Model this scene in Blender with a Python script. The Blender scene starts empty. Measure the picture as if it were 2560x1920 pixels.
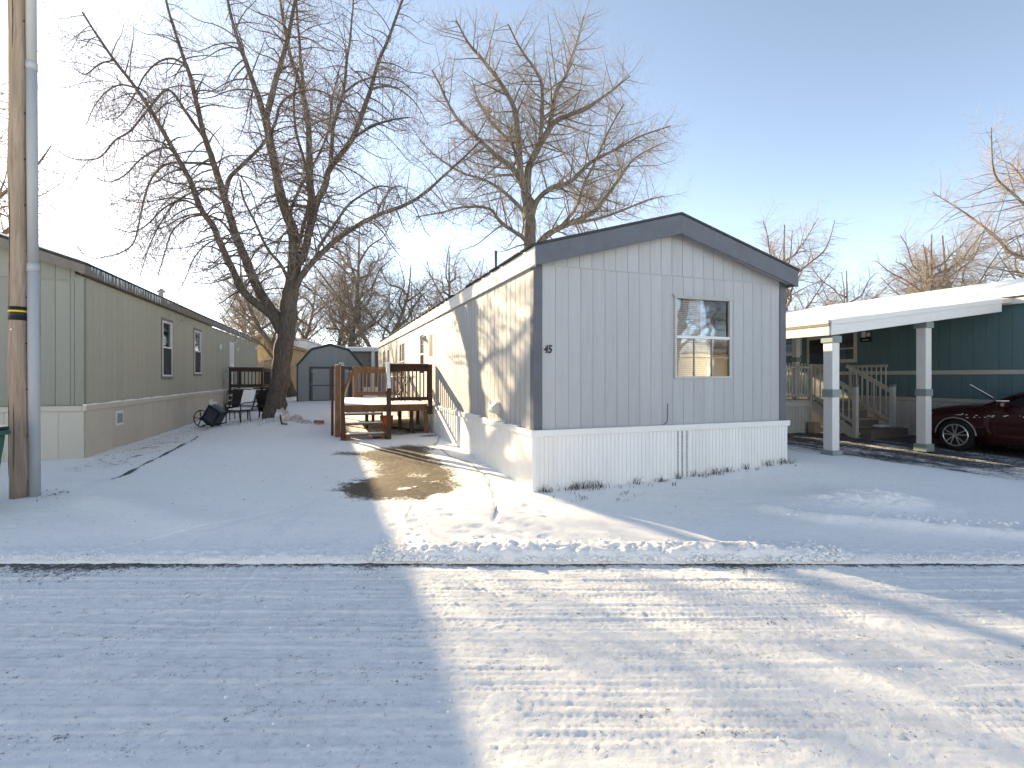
import bpy, bmesh, math, random
import numpy as np
from mathutils import Vector, Matrix

random.seed(45)
R = math.radians
scene = bpy.context.scene
C = scene.collection

# ------------------------------------------------------------------ camera, sky, sun, exposure
CAM_H = 1.69
cam_data = bpy.data.cameras.new('camera')
cam_data.sensor_width = 36.0
cam_data.lens = 36.0 * 1266.0 / 2560.0
cam_data.shift_y = -18.0 / 2560.0
cam_data.clip_start = 0.05
cam_data.clip_end = 3000.0
cam = bpy.data.objects.new('camera', cam_data)
cam.location = (0, 0, CAM_H)
cam.rotation_euler = (R(90), 0, 0)
C.objects.link(cam)
scene.camera = cam

SUN_DIR = Vector((-0.985, 1.0, 0.456)).normalized()          # towards the sun
SUN_EL = math.asin(SUN_DIR.z)
SUN_AZ = math.atan2(SUN_DIR.x, SUN_DIR.y)                     # clockwise from +Y
world = bpy.data.worlds.new('World')
scene.world = world
world.use_nodes = True
wn = world.node_tree
wn.nodes.clear()
sky = wn.nodes.new('ShaderNodeTexSky')
sky.sky_type = 'NISHITA'
sky.sun_disc = False
sky.sun_elevation = SUN_EL
sky.sun_rotation = SUN_AZ
sky.altitude = 1500
sky.air_density = 0.46
sky.dust_density = 0.22
sky.ozone_density = 1.2
bg = wn.nodes.new('ShaderNodeBackground')
bg.inputs['Strength'].default_value = 0.15
wo = wn.nodes.new('ShaderNodeOutputWorld')
wn.links.new(sky.outputs[0], bg.inputs['Color'])
wn.links.new(bg.outputs[0], wo.inputs['Surface'])

sun_data = bpy.data.lights.new('sun', 'SUN')
sun_data.energy = 3.3
sun_data.angle = R(0.6)
sun_data.color = (1.0, 0.93, 0.84)
sun = bpy.data.objects.new('sun', sun_data)
sun.rotation_euler = SUN_DIR.to_track_quat('Z', 'Y').to_euler()
sun.location = (-40, 40, 20)
C.objects.link(sun)

scene.view_settings.view_transform = 'Standard'
scene.view_settings.look = 'None'
scene.view_settings.exposure = 2.22
scene.view_settings.use_white_balance = True          # the photograph is balanced for the shade
scene.view_settings.white_balance_temperature = 10300
scene.view_settings.white_balance_tint = 7
scene.view_settings.gamma = 1.0
scene.view_settings.use_curve_mapping = False
scene.cycles.max_bounces = 8
scene.cycles.transparent_max_bounces = 12
scene.cycles.caustics_reflective = False
scene.cycles.caustics_refractive = False

# ------------------------------------------------------------------ materials
MATS = {}

def material(name, color, rough=0.7, metal=0.0, var=0.0, var_scale=4.0, color2=None, stretch=(1, 1, 1),
             bump=0.0, bump_scale=60.0, spec=0.3, coat=0.0, dirt=None, dirt_amt=0.0, dirt_scale=2.0):
    if name in MATS:
        return MATS[name]
    m = bpy.data.materials.new(name)
    m.use_nodes = True
    nt = m.node_tree
    b = nt.nodes['Principled BSDF']
    b.inputs['Roughness'].default_value = rough
    b.inputs['Metallic'].default_value = metal
    b.inputs['Specular IOR Level'].default_value = spec
    b.inputs['Coat Weight'].default_value = coat
    col = (*color, 1)
    b.inputs['Base Color'].default_value = col
    tc = nt.nodes.new('ShaderNodeTexCoord')
    mp = nt.nodes.new('ShaderNodeMapping')
    mp.inputs['Scale'].default_value = stretch
    oi = nt.nodes.new('ShaderNodeObjectInfo')
    add = nt.nodes.new('ShaderNodeVectorMath'); add.operation = 'MULTIPLY_ADD'
    nt.links.new(oi.outputs['Random'], add.inputs[0])
    add.inputs[1].default_value = (37.0, 53.0, 71.0)
    nt.links.new(tc.outputs['Object'], add.inputs[2])
    nt.links.new(add.outputs[0], mp.inputs['Vector'])
    last = None
    if var > 0 or color2:
        n = nt.nodes.new('ShaderNodeTexNoise')
        n.inputs['Scale'].default_value = var_scale
        n.inputs['Detail'].default_value = 6
        n.inputs['Roughness'].default_value = 0.65
        nt.links.new(mp.outputs[0], n.inputs['Vector'])
        ramp = nt.nodes.new('ShaderNodeValToRGB')
        ramp.color_ramp.elements[0].position = 0.32
        ramp.color_ramp.elements[1].position = 0.68
        c2 = color2 if color2 else tuple(max(0, c * (1 - var)) for c in color)
        c1 = color if color2 else tuple(min(1, c * (1 + var * 0.5)) for c in color)
        ramp.color_ramp.elements[0].color = (*c2, 1)
        ramp.color_ramp.elements[1].color = (*c1, 1)
        nt.links.new(n.outputs['Fac'], ramp.inputs[0])
        # small random value shift for each piece
        hsv = nt.nodes.new('ShaderNodeHueSaturation')
        mr = nt.nodes.new('ShaderNodeMapRange')
        mr.inputs['To Min'].default_value = 1.0 - min(0.12, var * 0.4 + 0.02)
        mr.inputs['To Max'].default_value = 1.0 + min(0.08, var * 0.3 + 0.02)
        nt.links.new(oi.outputs['Random'], mr.inputs['Value'])
        nt.links.new(mr.outputs[0], hsv.inputs['Value'])
        nt.links.new(ramp.outputs['Color'], hsv.inputs['Color'])
        last = hsv.outputs['Color']
    if dirt and last:
        n2 = nt.nodes.new('ShaderNodeTexNoise')
        n2.inputs['Scale'].default_value = dirt_scale
        n2.inputs['Detail'].default_value = 8
        n2.inputs['Roughness'].default_value = 0.7
        nt.links.new(mp.outputs[0], n2.inputs['Vector'])
        r2 = nt.nodes.new('ShaderNodeMapRange')
        r2.inputs['From Min'].default_value = 0.52
        r2.inputs['From Max'].default_value = 0.75
        r2.inputs['To Max'].default_value = dirt_amt
        nt.links.new(n2.outputs['Fac'], r2.inputs['Value'])
        mx = nt.nodes.new('ShaderNodeMix'); mx.data_type = 'RGBA'
        nt.links.new(r2.outputs[0], mx.inputs['Factor'])
        nt.links.new(last, mx.inputs[6])
        mx.inputs[7].default_value = (*dirt, 1)
        last = mx.outputs[2]
    if last:
        nt.links.new(last, b.inputs['Base Color'])
    if bump > 0:
        n3 = nt.nodes.new('ShaderNodeTexNoise')
        n3.inputs['Scale'].default_value = bump_scale
        n3.inputs['Detail'].default_value = 5
        nt.links.new(mp.outputs[0], n3.inputs['Vector'])
        bp = nt.nodes.new('ShaderNodeBump')
        bp.inputs['Strength'].default_value = bump
        bp.inputs['Distance'].default_value = 0.02
        nt.links.new(n3.outputs['Fac'], bp.inputs['Height'])
        nt.links.new(bp.outputs[0], b.inputs['Normal'])
    MATS[name] = m
    return m

def glass_material(name, tint=(0.9, 0.95, 1.0), refl=1.0):
    m = bpy.data.materials.new(name)
    m.use_nodes = True
    nt = m.node_tree
    nt.nodes.clear()
    out = nt.nodes.new('ShaderNodeOutputMaterial')
    mix = nt.nodes.new('ShaderNodeMixShader')
    fr = nt.nodes.new('ShaderNodeFresnel'); fr.inputs['IOR'].default_value = 1.5
    ml = nt.nodes.new('ShaderNodeMath'); ml.operation = 'MULTIPLY_ADD'; ml.use_clamp = True
    ml.inputs[1].default_value = 1.05 * refl
    ml.inputs[2].default_value = 0.03 * refl
    tr = nt.nodes.new('ShaderNodeBsdfTransparent'); tr.inputs['Color'].default_value = (*tint, 1)
    gl = nt.nodes.new('ShaderNodeBsdfGlossy'); gl.inputs['Roughness'].default_value = 0.03
    n = nt.nodes.new('ShaderNodeTexNoise'); n.inputs['Scale'].default_value = 2.2
    tc = nt.nodes.new('ShaderNodeTexCoord'); nt.links.new(tc.outputs['Object'], n.inputs['Vector'])
    bp = nt.nodes.new('ShaderNodeBump'); bp.inputs['Strength'].default_value = 0.06; bp.inputs['Distance'].default_value = 0.02
    nt.links.new(n.outputs['Fac'], bp.inputs['Height'])
    nt.links.new(bp.outputs[0], gl.inputs['Normal'])
    nt.links.new(fr.outputs[0], ml.inputs[0])
    nt.links.new(ml.outputs[0], mix.inputs[0])
    nt.links.new(tr.outputs[0], mix.inputs[1])
    nt.links.new(gl.outputs[0], mix.inputs[2])
    nt.links.new(mix.outputs[0], out.inputs[0])
    MATS[name] = m
    return m

def ground_material(name, snow=(0.80, 0.82, 0.86), bare1=(0.045, 0.045, 0.047), bare2=(0.11, 0.105, 0.10),
                    grit=(0.085, 0.064, 0.039), thin=(0.66, 0.65, 0.64)):
    """snow over bare ground; the attributes bare / grit / thin say where the snow is gone or worn"""
    m = bpy.data.materials.new(name)
    m.use_nodes = True
    nt = m.node_tree
    b = nt.nodes['Principled BSDF']
    L = nt.links.new
    tc = nt.nodes.new('ShaderNodeTexCoord')
    def noise(scale, detail=6, rough=0.6):
        n = nt.nodes.new('ShaderNodeTexNoise')
        n.inputs['Scale'].default_value = scale; n.inputs['Detail'].default_value = detail
        n.inputs['Roughness'].default_value = rough
        L(tc.outputs['Object'], n.inputs['Vector']); return n.outputs['Fac']
    def attr(a):
        n = nt.nodes.new('ShaderNodeAttribute'); n.attribute_name = a; return n.outputs['Fac']
    def math_(op, a, bb, c=None, clamp=False):
        n = nt.nodes.new('ShaderNodeMath'); n.operation = op; n.use_clamp = clamp
        for i, v in enumerate((a, bb, c)):
            if v is None: continue
            if hasattr(v, 'is_linked') or hasattr(v, 'links'): L(v, n.inputs[i])
            else: n.inputs[i].default_value = v
        return n.outputs[0]
    def mix(f, a, bb):
        n = nt.nodes.new('ShaderNodeMix'); n.data_type = 'RGBA'
        if isinstance(f, float): n.inputs['Factor'].default_value = f
        else: L(f, n.inputs['Factor'])
        for i, v in ((6, a), (7, bb)):
            if isinstance(v, tuple): n.inputs[i].default_value = (*v, 1)
            else: L(v, n.inputs[i])
        return n.outputs[2]
    fine = noise(55, 4, 0.7)
    mid = noise(9, 6, 0.65)
    big = noise(0.9, 5, 0.6)
    grain = noise(170, 3, 0.7)
    snow_c = mix(big, snow, tuple(c * 0.955 for c in snow))
    thin_f = math_('MULTIPLY', attr('thin'), math_('MULTIPLY_ADD', mid, 3.2, -1.1, True))
    snow_c = mix(math_('MULTIPLY', thin_f, 0.62), snow_c, thin)
    bare_c = mix(math_('MULTIPLY_ADD', grain, 2.4, -0.7, True), bare1, bare2)
    grit_c = mix(math_('MULTIPLY_ADD', grain, 3.0, -1.0, True), tuple(c * 0.35 for c in grit), tuple(min(1, c * 2.0) for c in grit))
    gsel = math_('MULTIPLY_ADD', attr('grit'), 1.0, 0.0, True)
    under = mix(gsel, bare_c, grit_c)
    # threshold of the bare mask broken up by fine noise
    k = math_('ADD', attr('bare'), math_('MULTIPLY_ADD', fine, 1.9, -0.95))
    k = math_('ADD', k, math_('MULTIPLY_ADD', grain, 1.7, -0.85))
    k = math_('ADD', k, math_('MULTIPLY_ADD', noise(19, 5, 0.7), 2.2, -1.1))
    bf = math_('MULTIPLY_ADD', k, 3.0, -1.2, True)
    col = mix(bf, snow_c, under)
    L(col, b.inputs['Base Color'])
    b.inputs['Roughness'].default_value = 0.75
    b.inputs['Specular IOR Level'].default_value = 0.25
    rough_h = math_('ADD', math_('MULTIPLY', fine, 0.6), math_('MULTIPLY', grain, 0.45))
    rough_h = math_('ADD', rough_h, math_('MULTIPLY', mid, 0.5))
    bp = nt.nodes.new('ShaderNodeBump'); bp.inputs['Strength'].default_value = 0.5; bp.inputs['Distance'].default_value = 0.016
    L(rough_h, bp.inputs['Height']); L(bp.outputs[0], b.inputs['Normal'])
    MATS[name] = m
    return m

def screen_material():
    m = bpy.data.materials.new('insect_screen'); m.use_nodes = True; nt = m.node_tree
    b = nt.nodes['Principled BSDF']; b.inputs['Base Color'].default_value = (.05, .05, .05, 1); b.inputs['Roughness'].default_value = .8; b.inputs['Alpha'].default_value = .72
    return m
M = {}
M['screen'] = screen_material()
M['road'] = ground_material('snowy_road', snow=(0.91, 0.885, 0.85))
M['yard'] = ground_material('snowy_yard', snow=(0.93, 0.91, 0.88), bare1=(0.035, 0.036, 0.04), bare2=(0.12, 0.12, 0.125))
M['snow'] = material('snow', (0.92, 0.905, 0.88), 0.75, var=0.05, var_scale=12, bump=0.5, bump_scale=40)
M['dusted'] = material('snow_dusted_boards', (0.82, 0.83, 0.86), 0.75, color2=(0.62, 0.56, 0.50), var_scale=14, stretch=(1, 5, 1), bump=0.5, bump_scale=40)
M['gray_paint'] = material('gray_painted_siding', (0.385, 0.395, 0.41), 0.55, var=0.07, var_scale=3, stretch=(6, 6, 0.6), bump=0.12, bump_scale=90)
M['side_paint'] = material('pale_gray_painted_siding', (0.35, 0.35, 0.352), 0.55, var=0.10, var_scale=3, stretch=(8, 8, 0.7), bump=0.2, bump_scale=50, dirt=(0.30, 0.29, 0.28), dirt_amt=0.35, dirt_scale=4)
M['slate_trim'] = material('slate_blue_trim', (0.105, 0.112, 0.135), 0.55, var=0.12, var_scale=5, bump=0.1)
M['white_trim'] = material('white_painted_trim', (0.60, 0.59, 0.57), 0.5, var=0.06, var_scale=5, dirt=(0.5, 0.47, 0.43), dirt_amt=0.25, dirt_scale=3, bump=0.08)
M['white_vinyl'] = material('white_vinyl_skirting', (0.75, 0.745, 0.735), 0.4, var=0.05, var_scale=2, stretch=(3, 3, 0.5), dirt=(0.60, 0.56, 0.50), dirt_amt=0.25, dirt_scale=2)
M['shingle'] = material('dark_shingles', (0.05, 0.05, 0.055), 0.9, var=0.4, var_scale=30, bump=0.6, bump_scale=50)
M['glass'] = glass_material('window_glass')
M['dark_in'] = material('dark_interior', (0.05, 0.045, 0.04), 0.9)
M['tan_blind'] = material('tan_window_blind', (0.66, 0.58, 0.48), 0.7, var=0.12, var_scale=6)  # in the front window this tan stands in for a reflection
M['white_curtain'] = material('white_curtain', (0.82, 0.86, 0.88), 0.8, var=0.05)
M['alu'] = material('aluminium_window_frame', (0.46, 0.455, 0.44), 0.4, var=0.05)
M['muntin'] = material('gray_muntin', (0.30, 0.29, 0.27), 0.5)
M['black'] = material('black_painted_metal', (0.02, 0.02, 0.022), 0.45, var=0.2)
M['wood_red'] = material('red_brown_deck_wood', (0.21, 0.105, 0.055), 0.75, var=0.35, var_scale=5, stretch=(3, 3, 1), bump=0.25, bump_scale=40, dirt=(0.09, 0.05, 0.03), dirt_amt=0.6, dirt_scale=6)
M['wood_dark'] = material('dark_stained_wood', (0.075, 0.04, 0.027), 0.7, var=0.35, var_scale=6, bump=0.2, bump_scale=40)
M['wood_porch'] = material('dark_brown_porch_wood', (0.055, 0.033, 0.028), 0.7, var=0.3, var_scale=6, bump=0.2)
M['wood_pale'] = material('pale_raw_lumber', (0.42, 0.31, 0.21), 0.8, var=0.25, var_scale=6, bump=0.2)
M['olive'] = material('olive_siding', (0.40, 0.37, 0.285), 0.65, var=0.06, var_scale=3, stretch=(6, 6, 0.6), bump=0.15, bump_scale=70)
M['sage'] = material('sage_gray_siding', (0.245, 0.25, 0.215), 0.65, var=0.06, var_scale=3, stretch=(6, 6, 0.6), bump=0.15, bump_scale=70)
M['beige'] = material('beige_skirting', (0.53, 0.465, 0.375), 0.6, var=0.06, var_scale=2, bump=0.08)
M['cream'] = material('cream_skirting', (0.46, 0.44, 0.385), 0.6, var=0.05, var_scale=2, bump=0.08)
M['brown_trim'] = material('brown_gray_trim', (0.18, 0.155, 0.135), 0.6, var=0.15, var_scale=6, bump=0.1)
M['white_sash'] = material('white_window_sash', (0.68, 0.68, 0.67), 0.4)
M['ice'] = material('icicle_ice', (0.80, 0.82, 0.84), 0.15, spec=0.6)
M['pipe'] = material('galvanised_pipe', (0.32, 0.33, 0.34), 0.4, metal=0.6, var=0.2)
M['teal'] = material('teal_siding', (0.095, 0.175, 0.19), 0.6, var=0.08, var_scale=3, stretch=(6, 6, 0.6), bump=0.15, bump_scale=70)
M['teal_trim'] = material('gray_green_post_band', (0.22, 0.27, 0.27), 0.6, var=0.1)
M['porch_white'] = material('weathered_white_porch_paint', (0.50, 0.485, 0.45), 0.6, var=0.15, var_scale=5, bump=0.15, dirt=(0.42, 0.37, 0.32), dirt_amt=0.5, dirt_scale=5)
M['gray_post'] = material('light_gray_post_paint', (0.68, 0.67, 0.66), 0.5, var=0.05, dirt=(0.5, 0.46, 0.44), dirt_amt=0.3)
M['shed'] = material('blue_gray_shed_siding', (0.25, 0.275, 0.27), 0.65, var=0.08, var_scale=3, stretch=(6, 6, 0.6), bump=0.15)
M['shed_trim'] = material('dark_slate_shed_trim', (0.06, 0.075, 0.085), 0.6, var=0.15)
M['taupe'] = material('taupe_siding', (0.22, 0.20, 0.18), 0.65, var=0.1, var_scale=3)
M['yellow'] = material('yellow_tan_house_wall', (0.55, 0.40, 0.22), 0.7, var=0.12, var_scale=3)
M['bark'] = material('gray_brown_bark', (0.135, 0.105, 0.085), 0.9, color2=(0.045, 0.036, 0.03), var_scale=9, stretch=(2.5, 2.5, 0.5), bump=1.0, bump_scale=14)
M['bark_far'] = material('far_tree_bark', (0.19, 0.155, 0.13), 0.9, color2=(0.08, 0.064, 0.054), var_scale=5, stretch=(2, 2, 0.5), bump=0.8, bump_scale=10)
M['twig'] = material('frosted_twig', (0.36, 0.29, 0.26), 0.8, color2=(0.19, 0.15, 0.13), var_scale=1.5)
M['twig_far'] = material('far_frosted_twig', (0.37, 0.30, 0.255), 0.8, color2=(0.23, 0.18, 0.148), var_scale=0.8)
M['bud'] = material('dark_bud', (0.12, 0.06, 0.045), 0.8)
M['pole_wood'] = material('weathered_utility_pole_wood', (0.46, 0.34, 0.26), 0.85, color2=(0.25, 0.175, 0.13), var_scale=6, stretch=(6, 6, 0.35), bump=0.7, bump_scale=18, dirt=(0.06, 0.045, 0.035), dirt_amt=0.8, dirt_scale=3)
M['conduit'] = material('gray_plastic_conduit', (0.37, 0.385, 0.40), 0.45, var=0.08, var_scale=3, stretch=(1, 1, .2))
M['tag_yellow'] = material('yellow_tag', (0.75, 0.50, 0.03), 0.5)
M['bin_green'] = material('dark_green_bin_plastic', (0.012, 0.095, 0.075), 0.45, var=0.15, var_scale=4, bump=0.1)
M['orange'] = material('orange_bucket_plastic', (0.85, 0.12, 0.02), 0.4, var=0.05)
M['wicker'] = material('dark_wicker', (0.035, 0.025, 0.022), 0.75, var=0.4, var_scale=60, bump=0.8, bump_scale=80)
M['mesh_frost'] = material('frosted_mesh_fabric', (0.45, 0.45, 0.47), 0.8, color2=(0.05, 0.05, 0.05), var_scale=55)
M['rock'] = material('snowy_fieldstone', (0.70, 0.69, 0.68), 0.85, color2=(0.25, 0.19, 0.165), var_scale=6, bump=0.7, bump_scale=12)
M['brick'] = material('red_brick', (0.28, 0.13, 0.09), 0.85, var=0.3, var_scale=12)
M['car'] = material('dark_red_car_paint', (0.030, 0.0012, 0.002), 0.35, metal=0.2, coat=0.5, spec=0.4)
M['car_black'] = material('black_car_plastic', (0.01, 0.01, 0.011), 0.5)
M['tyre'] = material('tyre_rubber', (0.012, 0.012, 0.013), 0.8, bump=0.3)
M['rim'] = material('silver_wheel_rim', (0.55, 0.56, 0.58), 0.28, metal=0.9)
M['car_glass'] = material('dark_car_glass', (0.008, 0.009, 0.012), 0.05, spec=0.7)
M['lamp_clear'] = material('headlight_plastic', (0.5, 0.52, 0.55), 0.12, spec=0.8, metal=0.3)
M['edging'] = material('dark_plastic_edging', (0.07, 0.075, 0.08), 0.6, var=0.3)
M['grass'] = material('dry_winter_grass', (0.12, 0.095, 0.055), 0.9, color2=(0.05, 0.045, 0.028), var_scale=8)
M['debris'] = material('dark_dead_leaves', (0.06, 0.045, 0.035), 0.9, var=0.4, var_scale=20)
M['frost_shrub'] = material('frosted_shrub_twigs', (0.46, 0.44, 0.42), 0.9, color2=(0.25, 0.22, 0.19), var_scale=3)
M['black_cord'] = material('black_rubber_cord', (0.03, 0.03, 0.032), 0.6)

# ------------------------------------------------------------------ object helpers
def tag(o, label=None, cat=None, group=None, kind=None):
    if label: o['label'] = label
    if cat: o['category'] = cat
    if group: o['group'] = group
    if kind: o['kind'] = kind
    return o

def empty(name, loc=(0, 0, 0), rz=0.0, label=None, cat=None, group=None):
    o = bpy.data.objects.new(name, None)
    o.empty_display_size = 0.3
    o.location = loc
    o.rotation_euler = (0, 0, rz)
    C.objects.link(o)
    return tag(o, label, cat, group)

def link(name, mesh, parent=None, loc=(0, 0, 0), rot=(0, 0, 0), scale=(1, 1, 1)):
    o = bpy.data.objects.new(name, mesh)
    o.location = loc; o.rotation_euler = rot; o.scale = scale
    o.parent = parent
    C.objects.link(o)
    return o

def fast_mesh(name, verts, faces, mat=None, smooth=False):
    verts = np.asarray(verts, dtype=np.float32); faces = np.asarray(faces, dtype=np.int32)
    me = bpy.data.meshes.new(name)
    n, k = faces.shape
    me.vertices.add(len(verts)); me.vertices.foreach_set('co', verts.ravel())
    me.loops.add(n * k); me.loops.foreach_set('vertex_index', faces.ravel())
    me.polygons.add(n); me.polygons.foreach_set('loop_start', np.arange(0, n * k, k, dtype=np.int32))
    me.polygons.foreach_set('use_smooth', np.full(n, smooth, dtype=bool))
    me.update(calc_edges=True)
    if mat: me.materials.append(mat)
    return me

class MB:
    """collects simple solids into one mesh"""
    def __init__(s): s.v = []; s.f = []
    def add(s, v, f):
        o = len(s.v); s.v += [tuple(p) for p in v]; s.f += [tuple(i + o for i in q) for q in f]; return s
    def box(s, x0, x1, y0, y1, z0, z1):
        return s.add([(x0, y0, z0), (x1, y0, z0), (x1, y1, z0), (x0, y1, z0), (x0, y0, z1), (x1, y0, z1), (x1, y1, z1), (x0, y1, z1)],
                     [(0, 3, 2, 1), (4, 5, 6, 7), (0, 1, 5, 4), (1, 2, 6, 5), (2, 3, 7, 6), (3, 0, 4, 7)])
    def bar(s, a, b, w, h, up=(0, 0, 1)):
        a = Vector(a); b = Vector(b); d = (b - a).normalized(); up = Vector(up)
        if abs(d.dot(up)) > 0.98: up = Vector((0, 1, 0))
        x = d.cross(up).normalized() * w / 2; y = x.cross(d).normalized() * h / 2
        return s.add([a - x - y, a + x - y, a + x + y, a - x + y, b - x - y, b + x - y, b + x + y, b - x + y],
                     [(0, 3, 2, 1), (4, 5, 6, 7), (0, 1, 5, 4), (1, 2, 6, 5), (2, 3, 7, 6), (3, 0, 4, 7)])
    def prism(s, poly, axis, t0, t1):
        """poly in the two other axes (in xyz order), extruded along axis"""
        def p(q, t):
            return {'x': (t, q[0], q[1]), 'y': (q[0], t, q[1]), 'z': (q[0], q[1], t)}[axis]
        n = len(poly)
        return s.add([p(q, t0) for q in poly] + [p(q, t1) for q in poly],
                     [tuple(range(n))[::-1], tuple(range(n, 2 * n))] + [(i, (i + 1) % n, n + (i + 1) % n, n + i) for i in range(n)])
    def tube(s, pts, radii, n=8, cap=True):
        pts = [Vector(p) for p in pts]
        if not hasattr(radii, '__len__'): radii = [radii] * len(pts)
        rings = []
        mean = (pts[-1] - pts[0]).normalized() if (pts[-1] - pts[0]).length > 1e-6 else Vector((1, 0, 0))
        ref = min((Vector((1, 0, 0)), Vector((0, 1, 0)), Vector((0, 0, 1))), key=lambda r: abs(r.dot(mean)))
        o = len(s.v)
        for i, p in enumerate(pts):
            t = (pts[min(i + 1, len(pts) - 1)] - pts[max(i - 1, 0)]).normalized()
            u = t.cross(ref).normalized(); v = t.cross(u)
            for k in range(n):
                a = 2 * math.pi * k / n
                s.v.append(tuple(p + (u * math.cos(a) + v * math.sin(a)) * radii[i]))
        for i in range(len(pts) - 1):
            for k in range(n):
                s.f.append((o + i * n + k, o + (i + 1) * n + k, o + (i + 1) * n + (k + 1) % n, o + i * n + (k + 1) % n))
        if cap:
            s.f.append(tuple(o + k for k in range(n)))
            s.f.append(tuple(o + (len(pts) - 1) * n + k for k in range(n))[::-1])
        return s
    def ring(s, c, r, rt, axis='y', n=24, m=6):
        o = len(s.v)
        for i in range(n):
            a = 2 * math.pi * i / n
            for j in range(m):
                b = 2 * math.pi * j / m
                rr = r + rt * math.cos(b); h = rt * math.sin(b)
                q = (rr * math.cos(a), rr * math.sin(a), h)
                q = {'y': (q[0], q[2], q[1]), 'x': (q[2], q[0], q[1]), 'z': q}[axis]
                s.v.append((c[0] + q[0], c[1] + q[1], c[2] + q[2]))
        for i in range(n):
            for j in range(m):
                s.f.append((o + i * m + j, o + ((i + 1) % n) * m + j, o + ((i + 1) % n) * m + (j + 1) % m, o + i * m + (j + 1) % m))
        return s
    def mesh(s, name, mat, smooth=False, bevel=0.0):
        me = bpy.data.meshes.new(name)
        me.from_pydata(s.v, [], s.f)
        if mat: me.materials.append(mat)
        bm = bmesh.new(); bm.from_mesh(me)
        bmesh.ops.recalc_face_normals(bm, faces=bm.faces)
        if bevel > 0:
            bmesh.ops.bevel(bm, geom=list(bm.edges), offset=bevel, segments=1, affect='EDGES', clamp_overlap=True)
        bm.to_mesh(me); bm.free()
        if smooth:
            me.polygons.foreach_set('use_smooth', [True] * len(me.polygons))
        return me
    def build(s, name, mat, parent=None, smooth=False, bevel=0.0, loc=(0, 0, 0), rot=(0, 0, 0)):
        return link(name, s.mesh(name, mat, smooth, bevel), parent, loc, rot)

_cache = {}
def box_mesh(name, w, t, h, mat, bevel=0.0):
    """a shared board: x 0..w, y -t..0, z 0..h"""
    k = (round(w, 3), round(t, 3), round(h, 3), mat.name, bevel)
    if k not in _cache:
        _cache[k] = MB().box(0, w, -t, 0, 0, h).mesh(name, mat, bevel=bevel)
    return _cache[k]

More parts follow.
